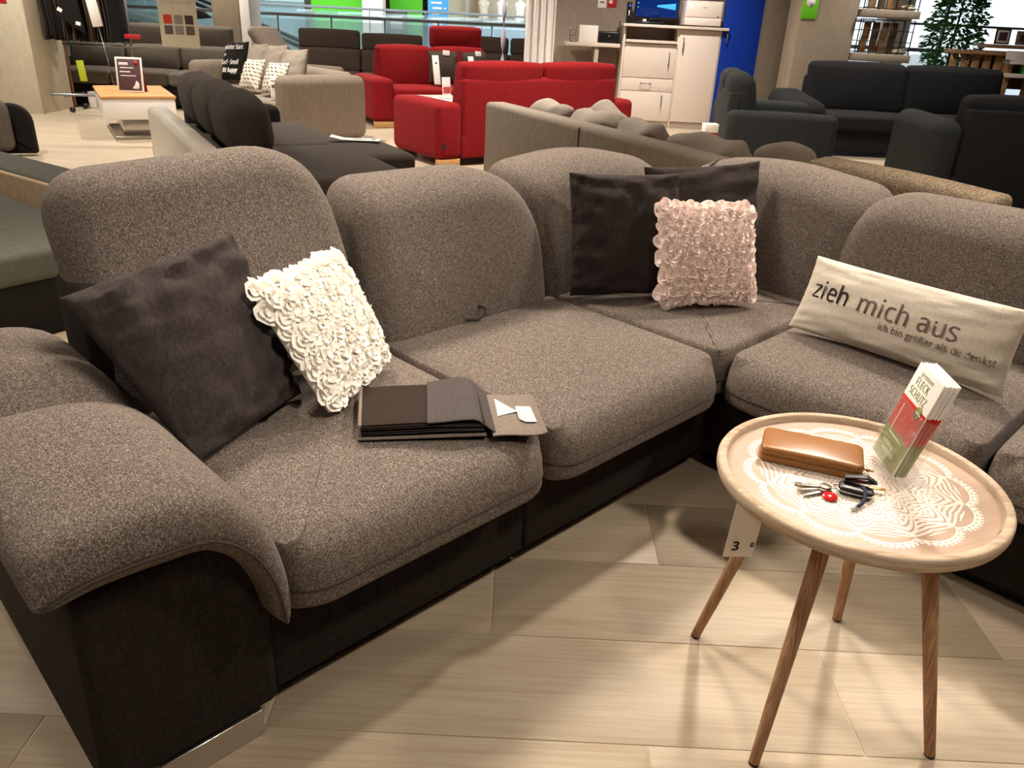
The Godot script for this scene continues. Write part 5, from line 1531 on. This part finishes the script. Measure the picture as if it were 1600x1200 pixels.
	obj("star", lathe([Vector2(0, 0), Vector2(0.026, 0), Vector2(0.0, 0.003)], 5), M.signal_red, s, Vector3(0.075, 0.285, -0.009), Vector3(80, 0, 0))
	obj("figure", slab(rpoly([Vector2(0.02, 0.04), Vector2(0.085, 0.035), Vector2(0.09, 0.09), Vector2(0.06, 0.12), Vector2(0.05, 0.08)], [0, 0.01, 0.01, 0.01, 0.01], 3), 0, 0.001, 0.0002, 0.0002, 0, 0, 1, 1), M.pink_ribbon, s, Vector3(0, 0, 0.0395), Vector3(-10, 0, 0))
	obj("back_strut", rbox(Vector3(0.1, 0.22, 0.006), 0.002), M.wine_red, s, Vector3(0.08, 0.105, -0.075), Vector3(14, 0, 0))
	# hanging sample board
	var b := thing("sample_board", "cream hanging board with six cloth colour squares and a printed chart", "sign", Vector3(-3.28, 0.915, -8.0), 4.0)
	obj("board", rbox(Vector3(0.35, 0.95, 0.008), 0.002), M.paper, b, Vector3(0, 0.475, 0))
	b.get_child(0).material_override = M.column_cream
	var cols := [c8(200, 60, 30), c8(140, 128, 118), c8(66, 48, 46), c8(98, 82, 80), c8(136, 124, 114), c8(96, 76, 68)]
	for k in 6:
		mat("sample_%d" % k, cols[k], 0.9)
		obj("cloth_square", rbox(Vector3(0.075, 0.075, 0.006), 0.002), M["sample_%d" % k], b, Vector3(-0.095 + 0.098 * (k % 3), 0.24 - 0.092 * (k / 3), 0.006))
	for j in 3:
		for i in 4:
			obj("chart_mark", bxs([[Vector3(0, 0, 0), Vector3(0.04, 0.018, 0.002)], [Vector3(0, -0.03, 0), Vector3(0.05, 0.006, 0.002)], [Vector3(0, -0.045, 0), Vector3(0.045, 0.006, 0.002)]], 0.0005), M.shelf_grey, b, Vector3(-0.12 + i * 0.078, 0.42 + j * 0.11, 0.005))
	obj("cord", tube([Vector3(-0.15, 0.95, 0), Vector3(-0.15, 2.45, 0)], 0.003, 5), M.steel, b)
	obj("cord", tube([Vector3(0.15, 0.95, 0), Vector3(0.15, 2.45, 0)], 0.003, 5), M.steel, b)
	var wb := obj("white_carton", rbox(Vector3(0.14, 0.2, 0.12), 0.006), M.white_paint, self, Vector3(-5.62, 0.1, -10.75))
	tag(wb, "small white carton on the floor behind the rack", "box")
	var blk := thing("black_parasol", "black cloth flap of a display stand behind the rack", "display", Vector3(-5.0, 0, -12.4), 0.0)
	obj("pole", tube([Vector3(0, 0, 0), Vector3(0, 1.16, 0)], 0.015, 8), M.steel, blk)
	obj("flap", slab(rpoly([Vector2(-0.12, 1.06), Vector2(0.42, 1.12), Vector2(0.30, 1.20), Vector2(-0.10, 1.24)], [0.01, 0.01, 0.02, 0.02], 3), -0.02, 0.02, 0.006, 0.006, 0, 0, 2, 2), M.black_cloth, blk)

# ------------------------------------------------------------------ the mall beyond the railing
func railing(called: String, label: String, a: Vector3, b: Vector3, h: float, step: float) -> void:
	var t := thing(called, label, "railing", a)
	var d := b - a
	var n := int(d.length() / step)
	obj("handrail", tube([Vector3(0, h, 0), d + Vector3(0, h, 0)], 0.03, 10), M.rail_grey, t)
	var turn := rad_to_deg(atan2(-d.z, d.x))
	for k in n + 1:
		obj("post", rbox(Vector3(0.025, h, 0.05), 0.004), M.rail_grey, t, d * (float(k) / n) + Vector3(0, h / 2, 0))
	for k in n:
		obj("glass_pane", rbox(Vector3(d.length() / n - 0.05, h - 0.14, 0.012), 0.002), M.pane_glass, t, d * ((k + 0.5) / n) + Vector3(0, h / 2, 0), Vector3(0, turn, 0))

func build_mall() -> void:
	railing("glass_railing", "glass balustrade with steel handrail behind the brown sofas", Vector3(-9.0, 0, -14.9), Vector3(1.2, 0, -14.9), 1.2, 0.85)
	railing("glass_railing", "farther glass balustrade across the mall opening", Vector3(-11.0, 0, -21.5), Vector3(3.0, 0, -21.5), 1.36, 1.4)
	struct("wall_mall", rbox(Vector3(20.4, 3.5, 0.2), 0.01), M.wall_taupe, Vector3(-4.7, 1.65, -31.0))
	# escalator handrails crossing the opening
	var es := thing("escalator", "escalator with black handrails beyond the balustrade", "escalator", Vector3(-6.6, 0, -18.0), 0.0)
	for z in [0.0, 0.9]:
		obj("handrail", tube([Vector3(-2.0, 1.75, -z), Vector3(-0.8, 1.45, -z), Vector3(2.4, 0.35, -z)], 0.045, 8), M.wire_black, es)
		obj("balustrade", slab(rpoly([Vector2(-2.0, 1.0), Vector2(2.4, 0.0), Vector2(2.4, 0.35), Vector2(-0.8, 1.45), Vector2(-2.0, 1.75)], [0, 0, 0, 0, 0]), -z - 0.01, -z + 0.01, 0.002, 0.002, 0, 0, 1, 1), M.pane_glass, es)
	obj("ramp", slab(rpoly([Vector2(-2.0, 0.0), Vector2(2.4, 0.0), Vector2(2.4, 0.12), Vector2(-2.0, 1.1)], [0, 0, 0, 0]), -0.86, -0.04, 0.004, 0.004, 0, 0, 1, 1), M.steel, es)
	# lime wall, white column and blue board of the shops opposite
	var gw := thing("lime_wall_panel", "bright lime green shop wall across the mall", "shop front", Vector3(-5.75, 0, -26.2), 0.0)
	obj("panel", rbox(Vector3(1.75, 3.4, 0.12), 0.01), M.lime_wall, gw, Vector3(0, 1.7, 0))
	obj("panel", rbox(Vector3(1.0, 3.4, 0.12), 0.01), M.lime_wall, gw, Vector3(1.95, 1.7, -0.3))
	obj("cash_machine", rbox(Vector3(0.55, 1.35, 0.4), 0.03), M.frame_dark, gw, Vector3(1.75, 0.675, 0.2))
	obj("machine_screen", rbox(Vector3(0.36, 0.34, 0.01), 0.003), M.shelf_grey, gw, Vector3(1.75, 1.05, 0.405))
	struct("column_mall", rbox(Vector3(0.60, 3.5, 0.6), 0.02), M.white_paint, Vector3(-4.62, 1.65, -25.6))
	var bs := thing("blue_board", "tall light blue directory board with white lines of text", "sign", Vector3(-2.62, 0, -24.6), 0.0)
	obj("board", rbox(Vector3(0.58, 2.4, 0.08), 0.01), M.sign_blue, bs, Vector3(0, 1.2, 0))
	for k in 9:
		obj("text_line", rbox(Vector3([0.22, 0.3, 0.26][k % 3], 0.05, 0.004), 0.001), M.paper, bs, Vector3(-0.06 + 0.02 * (k % 3), 1.75 - k * 0.135, 0.042))
		if k % 2 == 0:
			obj("floor_mark", rbox(Vector3(0.05, 0.05, 0.004), 0.001), M.paper, bs, Vector3(0.2, 1.75 - k * 0.135, 0.042))
	# clothes shop with mannequins
	var sf := thing("shop_display", "pale shop front opposite with a low blue-grey counter", "shop front", Vector3(-0.6, 0, -27.2), 0.0)
	obj("back_panel", rbox(Vector3(5.2, 3.2, 0.1), 0.01), M.column_cream, sf, Vector3(0, 1.6, 0))
	mat("pale_blue", c8(172, 196, 222), 0.6)
	for k in 4:
		obj("counter", rbox(Vector3(0.86, 1.05, 0.4), 0.01), M.pale_blue, sf, Vector3(-0.62 + k * 0.9, 0.525, 1.4))
	obj("post", rbox(Vector3(0.16, 3.2, 0.2), 0.01), M.oak, sf, Vector3(-0.95, 1.6, 0.3))
	obj("post", rbox(Vector3(0.14, 3.2, 0.2), 0.01), M.shelf_grey, sf, Vector3(-1.35, 1.6, 0.3))
	var torso := [Vector2(0.0, 0.0), Vector2(0.13, 0.0), Vector2(0.15, 0.10), Vector2(0.115, 0.24), Vector2(0.15, 0.42), Vector2(0.18, 0.52), Vector2(0.10, 0.58), Vector2(0.05, 0.60), Vector2(0.05, 0.68), Vector2(0.0, 0.69)]
	var tones := [M.patterned_cover, M.white_paint, M.white_paint, M.patterned_cover, M.white_paint]
	var said := ["mannequin torso in brown dotted dress at the shop opposite", "white mannequin torso beside the dotted dress", "white mannequin torso in the middle of the shop window", "mannequin torso in striped top in the shop window", "white mannequin torso next to the curtain edge"]
	for k in 5:
		var mn := thing("mannequin", said[k], "mannequin", Vector3(-1.42 + k * 0.55, 0, -26.4), 10.0 * k)
		obj("stand", tube([Vector3(0, 0.02, 0), Vector3(0, 1.22, 0)], 0.02, 8), M.steel, mn)
		obj("foot_plate", lathe([Vector2(0, 0), Vector2(0.15, 0), Vector2(0.15, 0.02), Vector2(0, 0.025)], 18), M.steel, mn)
		obj("torso", lathe(torso, 18), tones[k], mn, Vector3(0, 1.2, 0))
	# dim wide shop front behind the escalator
	var of := thing("boutique", "brown and cream shop front above the escalator", "shop front", Vector3(-9.4, 0, -26.5), 0.0)
	obj("fascia", rbox(Vector3(5.0, 0.9, 0.2), 0.02), M.wall_dark, of, Vector3(0, 2.2, 0))
	obj("window_band", rbox(Vector3(5.0, 1.4, 0.06), 0.01), M.pane_glass, of, Vector3(0, 1.05, 0.05))
	obj("back_wall", rbox(Vector3(5.0, 1.7, 0.1), 0.01), M.column_cream, of, Vector3(0, 0.85, -1.5))
	for k in 4:
		obj("display_block", rbox(Vector3(0.6, 0.9 + 0.2 * (k % 2), 0.4), 0.02), [M.oak, M.yellow_green, M.plum, M.pale_blue][k], of, Vector3(-1.8 + k * 1.15, 0.45 + 0.1 * (k % 2), -0.8))

# ------------------------------------------------------------------ right corner: wall shelf, plant, windows, pallet shelves
func build_right_corner() -> void:
	# shelf boards with wire baskets
	for lv in 3:
		var y: float = [1.06, 1.57, 2.08][lv]
		var sb := thing("wall_shelf", ["cream wall shelf board below the wire baskets", "cream wall shelf board above the wire baskets", "uppermost cream wall shelf board on the pillar side"][lv], "shelf", Vector3(4.50, y, -11.1))
		obj("board", rbox(Vector3(0.74, 0.09, 0.34), 0.006), M.wall_brown, sb)
		if lv == 2:
			continue
		var wb := thing("wire_basket", ["black wire basket rack with dried bundles, between the two lower shelves", "black wire basket rack on the upper wall shelf"][lv], "basket", Vector3(4.50, y + 0.045, -11.1))
		for k in 6:
			for z in [-0.14, 0.14]:
				obj("wire", tube([Vector3(-0.34 + k * 0.136, 0.0, z), Vector3(-0.34 + k * 0.136, 0.40, z)], 0.008 if k % 5 == 0 else 0.005, 5), M.wire_black, wb)
		for j in 4:
			for z in [-0.14, 0.14]:
				obj("wire", tube([Vector3(-0.34, 0.02 + j * 0.126, z), Vector3(0.34, 0.02 + j * 0.126, z)], 0.005, 5), M.wire_black, wb)
		rng.seed = 5 + lv
		var board := rbox(Vector3(0.085, 0.36, 0.03), 0.006, 2, 3, Vector3.ZERO, func(q: Vector3) -> Vector3: return q + Vector3(0.008 * sin(q.y * 14.0), 0, 0.01 * sin(q.y * 9.0)))
		for k in 4:
			var bd := obj("wood_board", board, [M.pallet_wood, M.bark][k % 2], self, Vector3(4.50 - 0.20 + k * 0.115, y + 0.232, -11.1 + 0.02 * (k % 2)), Vector3(0, 0, rng.randf_range(-5, 5)))
			tag(bd, "rough brown wooden board standing in the %s wire basket rack" % ["lower", "upper"][lv], "board", "boards in the %s wire rack" % ["lower", "upper"][lv])
		var tw := thing("twig_heap", "heap of pale twigs in the %s wire basket rack" % ["lower", "upper"][lv], "twigs", Vector3(4.73, y + 0.045, -11.03))
		for k in 9:
			obj("twig", tube([Vector3(rng.randf_range(-0.08, 0.0), 0.01 + k * 0.006, rng.randf_range(-0.05, 0.05)), Vector3(rng.randf_range(0.0, 0.12), 0.015 + k * 0.007, rng.randf_range(-0.05, 0.05))], 0.007, 5), M.column_cream, tw)
	# window wall with daylight behind
	var frame := struct("window_1", bxs([[Vector3(4.5, 0.1, 0), Vector3(13.0, 0.2, 0.2)], [Vector3(4.5, 3.35, 0), Vector3(13.0, 0.1, 0.2)], [Vector3(0.2, 1.65, 0), Vector3(0.25, 3.3, 0.2)], [Vector3(2.9, 1.65, 0), Vector3(0.06, 3.3, 0.12)], [Vector3(5.4, 1.65, 0), Vector3(0.06, 3.3, 0.12)], [Vector3(5.0, 1.62, 0), Vector3(10.0, 0.05, 0.1)]]), M.steel, Vector3(6.6, 0, -20.0))
	frame.set_meta("label", "tall mall window wall with steel frame and daylight outside")
	for k in 4:
		obj("pane", rbox(Vector3(2.4, 3.0, 0.012), 0.002), M.window_glass, frame, Vector3(1.6 + k * 2.5, 1.7, -0.02))
	struct("wall_mall_side", rbox(Vector3(0.8, 3.5, 0.3), 0.01), M.wall_brown, Vector3(6.2, 1.65, -18.0))
	struct("column_pale", rbox(Vector3(0.55, 3.5, 0.5), 0.02), M.white_paint, Vector3(7.75, 1.65, -18.6))
	for k in 3:
		var lt := obj("lit_panel_sign", rbox(Vector3(0.16, 0.22, 0.03), 0.004), M.panel_glow, self, Vector3(5.98 + k * 0.19, 1.62 - 0.1 * k, -17.82))
		tag(lt, "small lit cream panel on the mall side wall", "sign", "lit panels on the mall wall")
	railing("glass_railing", "blue-tinted glass balustrade below the wall shelves", Vector3(4.3, 0, -14.2), Vector3(7.4, 0, -14.2), 1.14, 1.5)
	# ficus tree
	var pt := thing("ficus_tree", "tall green ficus tree in a pot by the window", "plant", Vector3(6.36, 0, -13.0), 0.0)
	obj("pot", lathe([Vector2(0, 0), Vector2(0.15, 0), Vector2(0.19, 0.34), Vector2(0.17, 0.35), Vector2(0.16, 0.30), Vector2(0, 0.30)], 24), M.white_paint, pt)
	obj("trunk", tube([Vector3(0, 0.3, 0), Vector3(0.02, 0.8, 0.01), Vector3(0.0, 1.3, 0.0), Vector3(0.03, 2.1, 0)], [0.03, 0.026, 0.02, 0.008], 8), M.bark, pt)
	rng.seed = 44
	var lf := begin()
	var lf2 := begin()
	for k in 2600:
		var y := rng.randf_range(0.62, 2.3)
		var wide := 0.34 * sin(clampf((y - 0.45) / 1.9, 0, 1) * PI) + 0.06
		var a := rng.randf() * TAU
		var r := wide * sqrt(rng.randf())
		var c := Vector3(cos(a) * r, y, sin(a) * r)
		var d := Vector3(cos(a), rng.randf_range(-0.8, 0.3), sin(a)).normalized()
		var sd := d.cross(Vector3(rng.randf_range(-1, 1), 1, rng.randf_range(-1, 1))).normalized()
		var ln := rng.randf_range(0.07, 0.11)
		var wd := ln * 0.3
		var mid := c + d * ln * 0.5 + Vector3(0, 0.008, 0)
		var st := lf2 if (y < 0.95 and rng.randf() < 0.35) else lf
		quad(st, c, mid + sd * wd, c + d * ln, mid - sd * wd)
	var fo := obj("foliage", done(lf), M.leaf, pt)
	fo.set_meta("kind", "stuff")
	var fo2 := obj("young_foliage", done(lf2), M.leaf_bright, pt)
	fo2.set_meta("kind", "stuff")
	# pallet-wood shelves with framed photographs
	var ps := thing("pallet_shelf", "pallet wood shelf with slatted boards by the window", "shelf", Vector3(6.62, 0, -12.2), -6.0)
	obj("board", rbox(Vector3(1.25, 0.05, 0.40), 0.006), M.pallet_wood, ps, Vector3(0.45, 1.26, -0.05))
	obj("board", rbox(Vector3(0.75, 0.05, 0.40), 0.006), M.pallet_wood, ps, Vector3(-0.30, 1.17, 0.1))
	obj("board", rbox(Vector3(0.95, 0.05, 0.42), 0.006), M.white_paint, ps, Vector3(0.55, 1.07, 0.2))
	obj("board", rbox(Vector3(0.95, 0.05, 0.42), 0.006), M.white_paint, ps, Vector3(0.55, 0.90, 0.2))
	for k in 5:
		obj("slat", rbox(Vector3(0.09, 1.14, 0.05), 0.006), M.pallet_wood, ps, Vector3(-0.62 + k * 0.15, 0.575, 0.2), Vector3(0, 0, 0))
	for k in 3:
		obj("upright", rbox(Vector3(0.10, 1.05, 0.30), 0.006), M.pallet_wood, ps, Vector3(0.12 + k * 0.42, 0.525, 0.1))
	obj("back_board", rbox(Vector3(1.3, 0.5, 0.03), 0.004), M.bark, ps, Vector3(0.4, 0.95, -0.2))
	var fr := [[0.02, 0.20, 0.2, "dark framed photograph with white mount on the pallet shelf"], [0.28, 0.16, 0.18, "pale brown unframed picture beside the dark framed one"], [0.45, 0.16, 0.2, "dark framed portrait on the pallet shelf, beside the pale picture"], [0.70, 0.16, 0.18, "endmost dark framed picture on the pallet shelf"]]
	for k in 4:
		var a: Array = fr[k]
		var f := thing("picture_frame", a[3], "picture frame", in_frame(ps, Vector3(a[0], 1.288, 0.02)), -6.0 + 4.0 * k)
		obj("frame", rbox(Vector3(a[1], a[2], 0.02), 0.003), M.frame_dark if k != 1 else M.pallet_wood, f, Vector3(0, a[2] / 2, 0), Vector3(-8, 0, 0))
		obj("mount", rbox(Vector3(a[1] - 0.04, a[2] - 0.04, 0.004), 0.001), M.paper if k != 1 else M.pillow_stone, f, Vector3(0, a[2] / 2, 0.010), Vector3(-8, 0, 0))
		obj("photograph", rbox(Vector3(a[1] - 0.09, a[2] - 0.09, 0.003), 0.001), M.plum, f, Vector3(0, a[2] / 2, 0.013), Vector3(-8, 0, 0))
	var wc := thing("white_plate", "white rectangular plate leaning under the top pallet board", "plate", in_frame(ps, Vector3(0.12, 1.095, 0.34)), -10.0)
	obj("plate", rbox(Vector3(0.24, 0.12, 0.012), 0.006), M.white_gloss, wc, Vector3(0, 0.06, 0), Vector3(-14, 0, 0))
	var wp := thing("white_plate", "white square card leaning on the white shelf board", "card", in_frame(ps, Vector3(0.66, 1.095, 0.34)), -8.0)
	obj("plate", rbox(Vector3(0.16, 0.16, 0.012), 0.004), M.white_gloss, wp, Vector3(0, 0.08, 0), Vector3(-10, 0, 0))
	var gb := thing("green_carton", "small green and white carton on the lower white shelf board", "box", in_frame(ps, Vector3(0.33, 0.926, 0.3)), 6.0)
	obj("carton", rbox(Vector3(0.11, 0.105, 0.08), 0.004), M.leaf_bright, gb, Vector3(0, 0.0535, 0))
	obj("white_side", rbox(Vector3(0.05, 0.107, 0.084), 0.003), M.paper, gb, Vector3(0.04, 0.0545, 0))
	var gv := thing("glass_vase", "small clear glass vase on the slatted pallet board", "vase", in_frame(ps, Vector3(-0.36, 1.196, 0.15)), 0.0)
	obj("vase_body", lathe([Vector2(0, 0), Vector2(0.04, 0), Vector2(0.05, 0.05), Vector2(0.02, 0.10), Vector2(0.025, 0.12), Vector2(0.02, 0.12), Vector2(0.015, 0.10), Vector2(0.044, 0.05), Vector2(0.0, 0.008)], 18), M.acrylic, gv)
